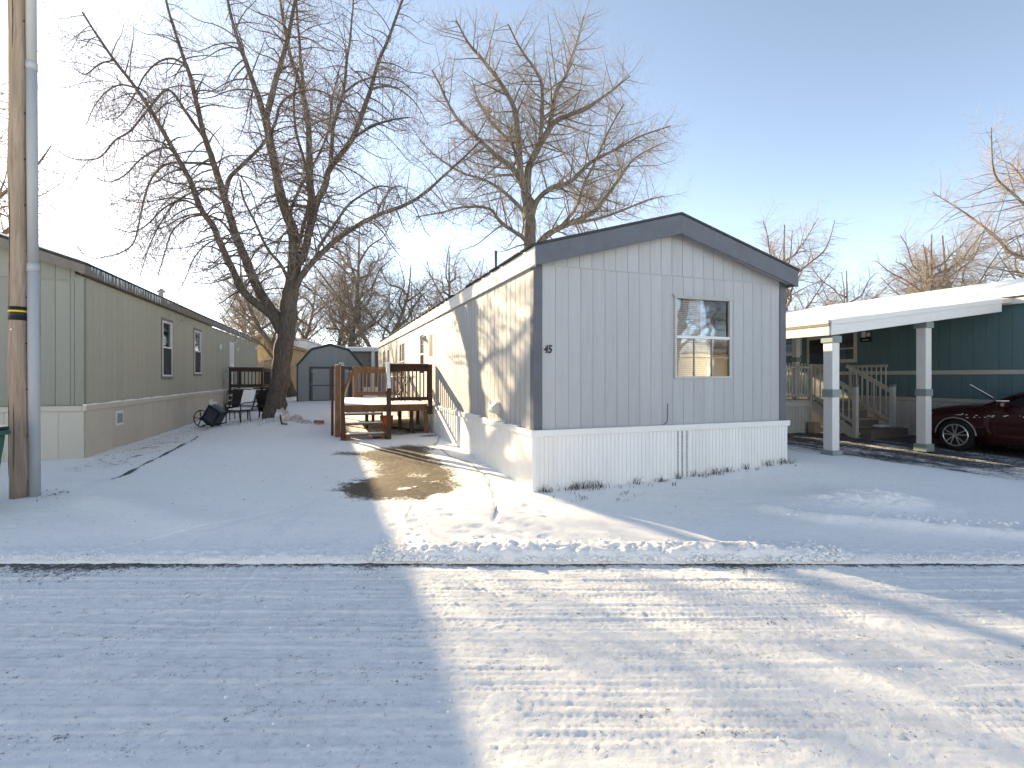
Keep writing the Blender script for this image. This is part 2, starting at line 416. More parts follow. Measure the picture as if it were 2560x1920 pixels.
class Wall:
    """a wall plane in its parent's space: u runs along the wall, the outside is local -y of each piece"""
    def __init__(s, parent, side, off=0.0, base=0.0):
        s.p = parent; s.side = side; s.off = off; s.base = base
    def place(s, u0, u1, z, out=0.0):
        if s.side == 'front': return (u0, s.off - out, z), (0, 0, 0)
        if s.side == 'left': return (s.off - out, u1, z), (0, 0, -math.pi / 2)       # outside is -x, u is y
        if s.side == 'right': return (s.off + out, u0, z), (0, 0, math.pi / 2)        # outside is +x, u is y
    def board(s, name, u0, u1, z0, z1, t, mat, out=0.0, bevel=0.0, parent=None):
        loc, rot = s.place(u0, u1, z0, out)
        return link(name, box_mesh(name, u1 - u0, t, z1 - z0, mat, bevel), parent or s.p, loc, rot)
    def holes_fill(s, name, u0, u1, z0, z1, holes, mat, t=0.06):
        us = sorted({u0, u1, *[h[0] for h in holes], *[h[1] for h in holes]}); us = [u for u in us if u0 <= u <= u1]
        zs = sorted({z0, z1, *[h[2] for h in holes], *[h[3] for h in holes]}); zs = [z for z in zs if z0 <= z <= z1]
        mb = MB()
        def q(u, o, z):
            return {'front': (u, s.off + o, z), 'left': (s.off + o, u, z), 'right': (s.off - o, u, z)}[s.side]
        for i in range(len(us) - 1):
            for j in range(len(zs) - 1):
                cu = (us[i] + us[i + 1]) / 2; cz = (zs[j] + zs[j + 1]) / 2
                if any(h[0] < cu < h[1] and h[2] < cz < h[3] for h in holes): continue
                a, b, c, d = us[i], us[i + 1], zs[j], zs[j + 1]
                mb.add([q(a, 0, c), q(b, 0, c), q(b, 0, d), q(a, 0, d), q(a, t, c), q(b, t, c), q(b, t, d), q(a, t, d)],
                       [(0, 1, 2, 3), (7, 6, 5, 4), (0, 4, 5, 1), (2, 6, 7, 3), (0, 3, 7, 4), (1, 5, 6, 2)])
        return mb.build(name, mat, s.p)
    def siding(s, u0, u1, z0, z1, step, mat, holes=(), t=0.012, gap=0.007, first=None, name='siding_board'):
        u = u0; nxt = u0 + (first or step); n = 0
        while u < u1 - 0.01:
            e = min(nxt, u1)
            spans = [(z0, z1)]
            for h in holes:
                if h[0] < e - 0.004 and h[1] > u + 0.004:
                    if h[0] <= u + 0.02 and h[1] >= e - 0.02 or True:
                        new = []
                        for a, b in spans:
                            if h[2] > a: new.append((a, min(b, h[2])))
                            if h[3] < b: new.append((max(a, h[3]), b))
                        spans = new
            # a board partly beside an opening keeps its uncovered strip
            for a, b in spans:
                if b - a > 0.02: s.board(name, u + gap / 2, e - gap / 2, a, b, t, mat); n += 1
            for h in holes:
                if h[0] < e - 0.004 and h[1] > u + 0.004:
                    if h[0] - u > 0.03: s.board(name, u + gap / 2, h[0], h[2], h[3], t, mat); n += 1
                    if e - h[1] > 0.03: s.board(name, h[1], e - gap / 2, h[2], h[3], t, mat); n += 1
            u = e; nxt = e + step
        return n
    def window(s, u0, u1, z0, z1, frame_mat, sash_mat, meet=0.5, screen=False, trim=0.0, trim_mat=None, muntin_low=(0, 0), muntin_up=(0, 0),
               blind=None, inner=M['dark_in'], curtain=None, fw=0.04, name='window', label=None, muntin_mat=None):
        w = u1 - u0; h = z1 - z0
        loc, rot = s.place(u0, u1, z0)
        mb = MB()
        for a, b, c, d in ((0, fw, 0, h), (w - fw, w, 0, h)): mb.box(a, b, -0.035, 0.05, c, d)
        for c, d in ((0, fw), (h - fw, h)): mb.box(fw, w - fw, -0.0345, 0.05, c, d)
        f = mb.build(name, frame_mat, s.p, bevel=0.004, loc=loc, rot=rot)
        if label: f['label'] = label
        zm = fw + (h - 2 * fw) * meet
        MB().box(fw, w - fw, -0.030, 0.035, zm - 0.022, zm + 0.022).build('meeting_rail', sash_mat, f, bevel=0.004)
        for nm, (a, b), y, mun in (('pane', (fw, zm - 0.022), -0.004, muntin_low), ('pane', (zm + 0.022, h - fw), 0.012, muntin_up)):
            MB().box(fw, w - fw, y, y + 0.004, a, b).build(nm, M['glass'], f)
            nx, nz = mun
            for i in range(1, nx + 1):
                x = fw + (w - 2 * fw) * i / (nx + 1)
                MB().box(x - 0.007, x + 0.007, y - 0.012, y - 0.002, a + .001, b - .001).build('muntin', muntin_mat or M['muntin'], f)
            for i in range(1, nz + 1):
                z = a + (b - a) * i / (nz + 1)
                MB().box(fw + .001, w - fw - .001, y - 0.014, y - 0.003, z - 0.006, z + 0.006).build('muntin', muntin_mat or M['muntin'], f)
        if screen: MB().box(fw + .002, w - fw - .002, -.022, -.020, fw + .002, zm - .023).build('insect_screen', M['screen'], f)
        # the room seen through the glass
        MB().box(-0.05, w + 0.05, 0.40, 0.42, -0.05, h + 0.05).build('room_back', inner, f)
        if blind:
            bm_, x0, x1, zb, zt, pitch = blind
            mbl = MB(); z = zb
            while z < zt:
                mbl.bar((x0, 0.085, z), (x1, 0.085, z), 0.006, pitch * 0.82); z += pitch
            mbl.build('blind', bm_, f)
        if curtain:
            cm, x0, x1 = curtain
            n = 28; vs = []; fs = []
            for i in range(n + 1):
                x = x0 + (x1 - x0) * i / n; y = 0.13 + 0.018 * math.sin(i * 1.5)
                vs += [(x, y, fw), (x, y, h - fw), (x, y + .004, fw), (x, y + .004, h - fw)]
                if i < n: k = i * 4; fs += [(k, k + 4, k + 5, k + 1), (k + 2, k + 3, k + 7, k + 6)]
            MB().add(vs, fs).build('curtain', cm, f, smooth=True)
        if trim > 0:
            tm = trim_mat
            tr = MB()
            tr.box(-trim, 0, -0.028, -0.002, -trim, h + trim); tr.box(w, w + trim, -0.028, -0.002, -trim, h + trim)
            tr.box(0, w, -0.0275, -0.002, -trim, 0); tr.box(0, w, -0.0275, -0.002, h, h + trim)
            tr.build('window_trim', tm, f, bevel=0.003)
        return f

# ------------------------------------------------------------------ noise and the lie of the land
_rng = np.random.default_rng(7)
_lat = _rng.random((256, 256))
def vnoise(x, y):
    xi = np.floor(x).astype(int); yi = np.floor(y).astype(int)
    fx = x - xi; fy = y - yi
    fx = fx * fx * (3 - 2 * fx); fy = fy * fy * (3 - 2 * fy)
    g = lambda a, b: _lat[a % 256, b % 256]
    return (g(xi, yi) * (1 - fx) + g(xi + 1, yi) * fx) * (1 - fy) + (g(xi, yi + 1) * (1 - fx) + g(xi + 1, yi + 1) * fx) * fy
def fbm(x, y, oct=4, gain=0.5):
    s = 0; a = 1; t = 0
    for i in range(oct):
        s = s + a * vnoise(x * 2 ** i + 17.3 * i, y * 2 ** i + 9.1 * i); t += a; a *= gain
    return s / t
def sstep(a, b, x):
    t = np.clip((x - a) / (b - a), 0, 1); return t * t * (3 - 2 * t)

GRAY_O = (0.31, 7.03); GRAY_A = R(20.4)
LEFT_O = (-8.42, 9.94); LEFT_A = R(18.8)
RIGHT_O = (6.16, 9.77); RIGHT_A = R(20.4)
def to_local(o, a, x, y):
    dx = x - o[0]; dy = y - o[1]
    return dx * math.cos(a) + dy * math.sin(a), -dx * math.sin(a) + dy * math.cos(a)
def to_world(o, a, x, y):
    return o[0] + x * math.cos(a) - y * math.sin(a), o[1] + x * math.sin(a) + y * math.cos(a)

KERB = 4.66
def ground_base(x, y):
    x = np.asarray(x, float); y = np.asarray(y, float)
    z = 0.018 + 0.037 * sstep(4.7, 5.7, y) + 0.0235 * np.clip(y - 5.2, 0, 19.5)
    lx, ly = to_local(LEFT_O, LEFT_A, x, y)
    f = 1 - sstep(0.4, 3.2, lx)
    z = z * (1 - f) + f * (0.02 + .055 * sstep(4.7, 6.2, y) + 0.004 * np.clip(y - 6, 0, 30))
    gx, gy = to_local(GRAY_O, GRAY_A, x, y)
    # the snow banked in front of the grey home's right half
    z = z + 0.10 * np.exp(-((gx - 4.9) / 1.6) ** 2 - ((gy + 0.0) / 1.5) ** 2)
    rx, ry = to_local(RIGHT_O, RIGHT_A, x, y)
    d = sstep(0.3, 1.4, rx) * (1 - sstep(6.0, 7.0, rx)) * sstep(-5, -3.0, ry)
    z = z * (1 - d) + d * (0.05 + 0.012 * np.clip(ry + 3, 0, 20))
    # mound round the foot of the big tree
    z = z + 0.12 * np.exp(-((x + 7.45) ** 2 + (y - 15.9) ** 2) / 1.1)
    return z
def gz(x, y):
    return float(ground_base(np.array([x]), np.array([y]))[0])

def seg_dist(px, py, pts):
    """distance to a polyline, along-parameter and signed side"""
    best = np.full(px.shape, 1e9); al = np.zeros(px.shape); sd = np.zeros(px.shape); acc = 0
    for (x0, y0), (x1, y1) in zip(pts[:-1], pts[1:]):
        dx, dy = x1 - x0, y1 - y0; L2 = dx * dx + dy * dy; Ln = math.sqrt(L2)
        t = np.clip(((px - x0) * dx + (py - y0) * dy) / L2, 0, 1)
        qx = px - x0 - t * dx; qy = py - y0 - t * dy
        d = np.hypot(qx, qy); m = d < best
        best = np.where(m, d, best); al = np.where(m, acc + t * Ln, al)
        sd = np.where(m, (dx * qy - dy * qx) / Ln, sd); acc += Ln
    return best, al, sd
def poly_sdf(px, py, poly):
    d = np.full(px.shape, 1e9); inside = np.zeros(px.shape, bool); n = len(poly)
    for i in range(n):
        x0, y0 = poly[i]; x1, y1 = poly[(i + 1) % n]
        dx, dy = x1 - x0, y1 - y0
        t = np.clip(((px - x0) * dx + (py - y0) * dy) / (dx * dx + dy * dy), 0, 1)
        d = np.minimum(d, np.hypot(px - x0 - t * dx, py - y0 - t * dy))
        c = ((y0 > py) != (y1 > py)) & (px < (x1 - x0) * (py - y0) / (y1 - y0 + 1e-12) + x0)
        inside ^= c
    return np.where(inside, d, -d)
def tyre_track(px, py, pts, half=0.10, depth=0.012, lug=0.045, ribs=5, fade=None):
    d, a, s = seg_dist(px, py, pts)
    v = s / half
    groove = 0.5 + 0.5 * np.cos(v * math.pi * ribs)
    lugs = (np.sin((a + 0.35 * np.abs(s)) * 2 * math.pi / lug) > -0.1).astype(float)
    pat = np.clip(0.35 + 0.65 * groove * lugs, 0, 1)
    edge = 1 - sstep(0.85, 1.05, np.abs(v))
    rim = np.exp(-((np.abs(v) - 1.15) / 0.15) ** 2)
    brk = sstep(0.22, 0.42, fbm(px * 2.3 + 3, py * 2.3 + 8, 3))
    return (-depth * edge * pat + depth * 0.55 * rim) * brk * (d < half * 1.8)

# tyre tracks, in metres on the ground
TRACKS_ROAD = []
for y0, sl, x0, x1, half, dep in ((4.18, .004, -9, 9, .11, .013), (4.02, -.006, -1.5, 9, .10, .010), (3.72, .012, -.6, 9, .10, .011), (3.50, .02, -2.5, 8, .09, .008),
                                  (3.05, -.01, -8, 1, .11, .006), (2.86, .03, -.3, 8, .11, .010), (2.55, .015, .2, 7, .10, .008), (2.32, .0, -3, 8, .10, .006), (3.30, -.02, -7, -.5, .11, .006)):
    TRACKS_ROAD.append(([(x, y0 + sl * x + 0.03 * math.sin(x * .7 + y0)) for x in np.linspace(x0, x1, 12)], half, dep))
for y0, sl, x0, x1, half, dep in ((4.35, .003, -9, 9, .09, .008), (3.88, .010, -9, 9, .11, .009), (3.60, -.004, -9, 9, .10, .008), (3.18, .006, -9, 9, .11, .008), (2.70, -.008, -9, 9, .11, .008), (2.44, .01, -9, 9, .10, .007)):
    TRACKS_ROAD.append(([(x, y0 + sl * x + 0.035 * math.sin(x * .5 + y0 * 3)) for x in np.linspace(x0, x1, 14)], half, dep))
TRACKS_ROAD += [([(-0.95, 5.2), (-0.55, 4.66), (-0.28, 4.2), (-0.12, 3.85)], .07, .012), ([(-2.42, 4.7), (-2.30, 4.2), (-2.22, 3.7), (-2.1, 3.2)], .11, .010),
                ([(-1.9, 4.75), (-1.75, 4.2), (-1.55, 3.7)], .09, .006), ([(-1.4, 4.7), (-2.2, 4.0), (-3.3, 3.4), (-4.4, 2.9)], .10, .006), ([(-2.3, 4.7), (-3.4, 4.0), (-5.0, 3.4)], .09, .005)]
TRACKS_YARD = [([(-2.9, 9.2), (-2.75, 7.5), (-2.55, 6.0), (-2.42, 4.6)], .11, .010), ([(-2.3, 7.0), (-2.7, 6.2), (-3.4, 5.3), (-4.1, 4.6)], .10, .008),
               ([(-1.2, 6.6), (-1.15, 5.8), (-0.9, 5.2), (-0.5, 4.6)], .08, .012), ([(-1.75, 6.6), (-1.7, 5.6), (-1.95, 4.6)], .10, .008),
               ([(-4.2, 12.5), (-3.9, 9.5), (-3.3, 6.5), (-3.0, 4.6)], .11, .006), ([(-1.6, 6.5), (-1.3, 5.5), (-1.2, 4.6)], .09, .008)]

def spaced(lo, hi, fine_lo, fine_hi, fine, grow=1.06, cap=30.0):
    mid = list(np.arange(fine_lo, fine_hi, fine))
    up = []; p = fine_hi; s = fine
    while p < hi:
        up.append(p); s = min(s * grow, cap); p += s
    dn = []; p = fine_lo; s = fine
    while p > lo:
        s = min(s * grow, cap); p -= s; dn.append(p)
    return np.array(dn[::-1] + mid + up + [hi])

def sheet(name, xs, ys, hfun, mat):
    X, Y = np.meshgrid(xs, ys)
    Z, attrs = hfun(X, Y)
    nx, ny = len(xs), len(ys)
    i = np.arange(nx * ny).reshape(ny, nx)
    f = np.stack([i[:-1, :-1], i[:-1, 1:], i[1:, 1:], i[1:, :-1]], -1).reshape(-1, 4)
    me = fast_mesh(name, np.stack([X, Y, Z], -1).reshape(-1, 3), f, mat, True)
    for k, v in attrs.items():
        a = me.attributes.new(k, 'FLOAT', 'POINT'); a.data.foreach_set('value', v.astype(np.float32).ravel())
    o = link(name, me)
    o['kind'] = 'structure'
    return o

def road_h(X, Y):
    z = 0.006 * (fbm(X * 1.3, Y * 2.6, 3) - .5) * 2 + 0.010 * (fbm(X * 5, Y * 10, 4, .6) - .5) + 0.010 * (fbm(X * 30, Y * 38, 3, .65) - .5)
    for pts, h, d in TRACKS_ROAD: z = z + tyre_track(X, Y, pts, h, d * .75)
    # small crumbs
    c = vnoise(X * 34, Y * 34); z = z + 0.012 * np.clip(c - .86, 0, 1) / .14 * (fbm(X * 2, Y * 2, 2) > .5)
    z = z - 0.02
    n = fbm(X * 1.6, Y * 9, 4, .6)
    n2 = fbm(X * 14, Y * 22, 3, .6)
    d = KERB - Y
    strip = np.exp(-np.clip(d - .045, 0, 9) / (.055 + .21 * sstep(.45, .75, fbm(X * .9 + 4, Y * .2, 3))))
    bare = strip * (0.70 + .7 * n) * (.75 + .5 * fbm(X * .8 + 3, Y * 0 + 1, 3))
    bare = np.maximum(bare, sstep(.48, .80, n * .8 + n2 * .2 + .08 * np.exp(-((Y - 3.1) / .5) ** 2)) * .22)
    grit = sstep(.5, .7, fbm(X * .8 + 11, Y * 2 + 5, 3)) * np.exp(-np.clip(d, 0, 9) / .25) * (X > -1) + .8 * sstep(.66, .8, fbm(X * 1.1 + 31, Y * 3, 4))
    thin = np.clip(.15 + .8 * sstep(.42, .68, fbm(X * .7, Y * 4, 4)) + .4 * np.exp(-((Y - 2.9) / .7) ** 2) * sstep(-3, 1, -X) , 0, 1)
    return z, dict(bare=bare, grit=np.clip(grit, 0, 1), thin=thin)

PATCH = [(-3.55, 10.35), (-3.0, 10.3), (-2.75, 10.9), (-2.3, 11.25), (-1.75, 10.9), (-1.45, 9.6), (-0.75, 8.0), (-0.78, 7.1), (-1.1, 6.66), (-1.95, 6.62), (-2.5, 7.1), (-2.62, 7.6), (-2.3, 8.1), (-2.45, 9.1), (-2.95, 9.75), (-3.5, 9.95)]
CORD = [(-1.76, 12.6), (-1.72, 11.2), (-1.25, 9.9), (-0.82, 9.2), (-0.45, 8.25), (-0.27, 7.1), (-0.17, 6.05), (-0.2, 5.7)]
EDGING = [(-6.05, 7.5), (-6.2, 8.1), (-6.55, 9.0), (-6.85, 9.9), (-7.3, 11.1), (-7.75, 12.3), (-8.1, 13.0)]
def yard_h(X, Y):
    z = ground_base(X, Y)
    near = np.exp(-np.clip(Y - 4.66, 0, 100) / 6)
    z = z + 0.05 * (fbm(X * .45 + 3, Y * .45, 3) - .5) + 0.022 * (fbm(X * 1.7, Y * 1.7, 3) - .5) * (1 - .3 * near)
    z = z + 0.014 * (fbm(X * 7 + Y * 2, Y * 9 - X * 3, 4, .6) - .5) * (.4 + .6 * sstep(.35, .65, fbm(X * .8 + 5, Y * .8, 2)))
    # ploughed berm by the kerb: low on the left, lumpy in front of the grey home
    k = np.clip(Y - KERB, 0, 10)
    lump = sstep(-1.4, -.4, X) * (1 - sstep(2.2, 3.2, X))
    berm = (0.012 + .05 * lump) * np.exp(-((k - .15) / .20) ** 2)
    z = z + berm * (.45 + 1.1 * fbm(X * 8 + Y * 4.7, Y * 8 - X * 5.3, 4, .65)) + lump * .055 * (fbm(X * 13 - Y * 9, Y * 12 + X * 8.3, 4, .65) - .42) * np.exp(-((k - .15) / .24) ** 2)
    z = z + .045 * (fbm(X * 17 + Y * 12, Y * 17 - X * 11.3, 4, .7) - .45) * np.exp(-((k - .10) / .20) ** 2)
    # ploughed pile by the neighbour's drive and its ridge
    z = z + 0.17 * np.exp(-(((X - 4.55) * .93 + (Y - 6.45) * -.15) / .75) ** 2 - (((Y - 6.45) + .12 * (X - 4.5)) / .38) ** 2) * (.6 + .6 * fbm(X * 3, Y * 3, 3) + .5 * (fbm(X * 11, Y * 11, 3, .6) - .5))
    rd, ra, rs = seg_dist(X, Y, [(3.1, 6.2), (3.5, 5.75), (4.4, 5.5), (5.6, 5.25), (7.5, 5.1)])
    z = z + .06 * np.exp(-(rd / .13) ** 2) * (.5 + fbm(X * 6, Y * 6, 3))
    rd2, _, _ = seg_dist(X, Y, [(-3.6, 5.6), (-5.3, 6.6), (-6.4, 7.6)])
    z = z + .05 * np.exp(-(rd2 / .3) ** 2)
    for pts, h, d in TRACKS_YARD: z = z + tyre_track(X, Y, pts, h, d)
    # footprints and paw prints
    rs_ = random.Random(5)
    for _ in range(70):
        if rs_.random() < .6: fx, fy = rs_.uniform(-1.4, .5), rs_.uniform(5.2, 6.4)
        else: fx, fy = rs_.uniform(-6, -2), rs_.uniform(5.5, 13)
        r = rs_.uniform(.025, .06)
        z = z - .010 * np.exp(-(((X - fx) / (1.5 * r)) ** 2 + ((Y - fy) / r) ** 2) ** 2)
    cd, _, _ = seg_dist(X, Y, CORD)
    z = z - .018 * np.exp(-(cd / .03) ** 2)
    # the step along the plastic edging
    ed, _, es = seg_dist(X, Y, EDGING)
    z = z + .05 * sstep(-.02, .05, -es) * np.exp(-ed / .5) * (ed < 3)
    # bare patch on the drive
    s = poly_sdf(X, Y, PATCH) + .34 * (fbm(X * 3.1, Y * 3.1, 4, .6) - .5)
    holes = sstep(.56, .68, fbm(X * 2.6 + 40, Y * 2.2, 4, .6)) * sstep(8.9, 7.2, Y) * .9
    bare = sstep(-.22, .30, s) * 1.15 - holes
    z = z - .02 * np.clip(bare, 0, 1)
    grit = (s > -.3).astype(float) * np.clip(1.15 - .5 * fbm(X * 4, Y * 4, 3), 0, 1)
    # under the deck and by its foot
    gx, gy = to_local(GRAY_O, GRAY_A, X, Y)
    ud = sstep(-2.3, -2.0, gx) * sstep(.15, -.1, gx) * sstep(6.2, 6.7, gy) * sstep(10.5, 9.0, gy)
    bare = np.maximum(bare, ud * (.2 + .75 * fbm(X * 2.4 + 9, Y * 2.4, 4)))
    bare = np.maximum(bare, .95 * np.exp(-((gx + .28) / .28) ** 2 - ((gy - 6.05) / .22) ** 2))
    grit = np.maximum(grit, ud * .8)
    # neighbour's drive, scraped by tyres
    rx, ry = to_local(RIGHT_O, RIGHT_A, X, Y)
    dm = sstep(-.3, .9, rx + .35 * (ry)) * sstep(6.2, 5.6, rx) * sstep(-3.4, -1.2, ry) * sstep(9, 5, ry)
    st = fbm(rx * 5.0, ry * 1.1 + 3, 4, .6)
    st2 = fbm(rx * 1.3 + 7, ry * .7, 3)
    drv = dm * np.clip(st * 1.6 + st2 * .8 + .55 * (fbm(X * 7, Y * 7, 4, .65) - .5) - .34, 0, 1)
    drv = np.maximum(drv, sstep(3.4, 4.1, rx) * sstep(6.2, 5.7, rx) * sstep(-2.6, -1.5, ry) * sstep(3.5, 2.0, ry) * .95)
    z = z - .02 * drv
    bare = np.maximum(bare, drv)
    grit = np.where(rx > -1.5, grit * 0, grit)
    # the thin dark foot of the left home's skirt and scattered scuffs
    lx, ly = to_local(LEFT_O, LEFT_A, X, Y)
    sc = np.exp(-np.clip(np.abs(lx - .75) - .25, 0, 9) / .22) * (ly > -1.6) * (ly < 9)
    bare = np.maximum(bare, sc * sstep(.60, .74, fbm(X * 8, Y * 8, 4, .6)) * .9)
    thin = np.clip(.25 * near * fbm(X * 2, Y * 5, 3) + .9 * dm + sc * .3, 0, 1)
    # tuck the front lip down to the road
    z = z * sstep(-.035, .06, Y - KERB + .13 * (fbm(X * 5, Y * 3 + 2, 4, .65) - .5)) - .03 * (Y < KERB - .02)
    z = np.where(Y < KERB - .035, -.05, z)
    return z, dict(bare=np.clip(bare, 0, 1.2), grit=np.clip(grit, 0, 1), thin=thin)

sheet('road', spaced(-300, 300, -4.9, 4.9, .016, 1.05), spaced(-60, KERB + .06, 2.1, KERB + .06, .014, 1.12)[:-1], road_h, M['road'])
_ys = np.concatenate([np.arange(KERB - .06, 5.35, .0135), spaced(5.36, 28, 5.36, 7.6, .024, 1.019)])
_ys = np.concatenate([_ys, spaced(29, 1500, 29, 29.5, .6, 1.3, 200)])
sheet('ground', spaced(-900, 900, -5.6, 5.6, .019, 1.05, 80), _ys, yard_h, M['yard'])

# ------------------------------------------------------------------ the grey home in the middle
def skirt_panel_mesh(w, h, pitch, depth, mat):
    k = ('skirt', w, h, pitch, depth, mat.name)
    if k not in _cache:
        prof = []; x = 0.0
        n = max(1, round(w / pitch)); p = w / n
        for i in range(n):
            prof += [(i * p, 0), (i * p + .008, -depth), (i * p + p - .010, -depth), (i * p + p - .003, 0)]
        prof.append((w, 0))
        vs = []; fs = []
        for x, y in prof: vs += [(x, y, 0), (x, y, h)]
        for i in range(len(prof) - 1): fs.append((2 * i, 2 * i + 2, 2 * i + 3, 2 * i + 1))
        _cache[k] = MB().add(vs, fs).mesh('skirt_panel', mat)
    return _cache[k]
def skirting(wall, u0, u1, z0, z1, width, pitch, mat, depth=.010, skip=()):
    n = round((u1 - u0) / width); w = (u1 - u0) / n
    for i in range(n):
        a = u0 + i * w
        loc, rot = wall.place(a, a + w, z0)
        if i in skip: continue
        link('skirt_panel', skirt_panel_mesh(round(w, 4), round(z1 - z0, 3), pitch, depth, mat), wall.p, loc, rot)
    return w

GW, GL = 4.62, 21.25
home = empty('mobile_home', (*GRAY_O, 0), GRAY_A, 'grey mobile home with white skirting and number 45 on its front', 'mobile home')
front = Wall(home, 'front', 0.0); left = Wall(home, 'left', 0.0)
win_f = (2.345, 3.455, 1.665, 2.945)
PEAK_X = GW / 2; EAVE_T = 3.47; SLOPE = 0.285
def roof_z(x): return EAVE_T + SLOPE * (PEAK_X + .07 - abs(x - PEAK_X))
front.holes_fill('front_wall', .02, GW - .02, .90, 3.255, [win_f], M['gray_paint'])
MB().prism([(.02, 3.255), (GW - .02, 3.255), (GW - .02, 3.40), (PEAK_X, 4.05), (.02, 3.40)], 'y', 0, .06).build('gable_wall', M['gray_paint'], home)
front.siding(.11, GW - .11, .955, 3.245, .2, M['gray_paint'], [win_f], first=.21, gap=.006, t=.007)
u = .11; nxt = .30
while u < GW - .12:
    e = min(nxt, GW - .11)
    t0, t1 = min(roof_z(u) - .12, 4.0), min(roof_z(e) - .12, 4.0)
    mb = MB(); g = .0035
    mb.prism([(u + g, 3.262), (e - g, 3.262), (e - g, t1), (u + g, t0)], 'y', -.012, 0)
    mb.build('gable_board', M['gray_paint'], home)
    u = e; nxt = e + .2
MB().box(.11, GW - .11, -.0135, 0, 3.2465, 3.2605).build('seam_strip', M['gray_paint'], home)
lw_holes = [(6.75, 7.45, 1.02, 2.97), (8.15, 8.75, 1.75, 2.96), (11.9, 13.15, 1.55, 2.95), (16.4, 17.05, 1.75, 2.93), (18.15, 18.8, 1.75, 2.95)]
left.holes_fill('side_wall', .02, GL, .90, 3.40, lw_holes, M['side_paint'])
left.siding(.10, GL - .08, .955, 3.20, .2, M['side_paint'], lw_holes, gap=.017, t=.018)
MB().box(GW - .06, GW, .06, GL, .9, 3.40).build('side_wall', M['side_paint'], home)
MB().prism([(.02, .9), (GW - .02, .9), (GW - .02, 3.40), (PEAK_X, 4.05), (.02, 3.40)], 'y', GL - .06, GL).build('rear_wall', M['side_paint'], home)
MB().box(.1, GW - .1, .1, GL - .1, .86, .90).build('floor', M['dark_in'], home)
# corner trims
MB().box(-.022, .112, -.024, 0, .955, 3.30).box(-.022, -.0005, 0.0005, .098, .955, 3.2).build('corner_trim', M['slate_trim'], home, bevel=.003)
MB().box(GW - .115, GW + .022, -.024, 0, .955, 3.30).box(GW + .0005, GW + .022, 0.0005, .1, .955, 3.2).build('corner_trim', M['slate_trim'], home, bevel=.003)
MB().box(-.02, 0, GL - .08, GL, .955, 3.2).build('corner_trim', M['white_trim'], home)
# roof
rf = MB()
for s in (-1, 1):
    xe = PEAK_X + s * (PEAK_X + .075)
    a = (xe, EAVE_T); b = (PEAK_X, EAVE_T + SLOPE * (PEAK_X + .075))
    rf.prism([(a[0], a[1] - .012), (b[0], b[1] - .012), (b[0], b[1] + .022), (a[0] + s * .02, a[1] + .018)], 'y', -.235, GL + .1)
roof = rf.build('roof', M['shingle'], home)
def shingle_row(s):
    for i in range(40):
        y = -.2 + i * .5
        if y > GL: break
        MB().box(-.125 if s < 0 else GW + .06, -.06 if s < 0 else GW + .125, y + random.uniform(.01, .04), y + .5 - random.uniform(.01, .14), EAVE_T - .005, EAVE_T + random.uniform(.008, .016)).build('shingle', M['shingle'] if random.random() < .72 else M['snow'], roof)
shingle_row(-1)
for s in (-1, 1):
    xe = PEAK_X + s * (PEAK_X + .07)
    zt0, zt1 = EAVE_T - .014, EAVE_T + SLOPE * (PEAK_X + .07) - .014
    MB().prism([(xe, zt0 - .265), (PEAK_X, zt1 - .285), (PEAK_X, zt1), (xe, zt0)], 'y', -.222, -.195).build('rake_fascia', M['slate_trim'], home, bevel=.003)
    MB().prism([(xe - s * .03, zt0 - .2), (PEAK_X, zt1 - .185), (PEAK_X, zt1 - .165), (xe - s * .03, zt0 - .18)], 'y', -.194, -.013).build('soffit', M['gray_paint'], home)
MB().box(-.072, -.05, -.193, GL + .05, 3.205, EAVE_T - .014).build('eave_fascia', M['white_trim'], home, bevel=.003)
MB().box(-.049, -.013, -.1, GL + .05, 3.207, 3.222).build('eave_soffit', M['white_trim'], home)
MB().box(GW + .05, GW + .072, -.193, GL + .05, 3.205, EAVE_T - .014).build('eave_fascia', M['slate_trim'], home)
mb = MB().tube([(1.65, 6.6, 3.8), (1.65, 6.6, 5.12)], .045, 10); mb.tube([(1.65, 6.6, 4.0), (1.65, 6.6, 4.08)], .07, 10)
mb.build('vent_stack', M['slate_trim'], home, smooth=True)
# the front window: blinds on the left, a white curtain on the right of the upper sash; tan slats below imitate a reflection
wf = front.window(*win_f, M['alu'], M['white_sash'], meet=.505, muntin_low=(2, 1), fw=.035,
                  blind=(M['tan_blind'], .05, 1.06, .05, 1.25, .03), curtain=None, name='window', label='double-hung window with a white curtain and blinds tinted tan like a reflection')
MB().box(.56, .98, .06, .066, .665, 1.24).build('curtain', M['white_curtain'], wf)
MB().box(-.03, 1.14, -.05, -.036, 1.262, 1.30).build('window_head', M['gray_paint'], wf)
# number
fc = bpy.data.curves.new('house_number', 'FONT'); fc.body = '45'; fc.size = .155; fc.extrude = .004; fc.shear = .18; fc.offset = .0035
fo = bpy.data.objects.new('tmp_text', fc); C.objects.link(fo)
dg = bpy.context.evaluated_depsgraph_get()
nm = bpy.data.meshes.new_from_object(fo.evaluated_get(dg)); nm.name = 'house_number'; nm.materials.clear(); nm.materials.append(M['black'])
bpy.data.objects.remove(fo)
link('house_number', nm, home, (.135, -.0175, 2.025), (R(90), 0, 0), (.80, 1, 1))
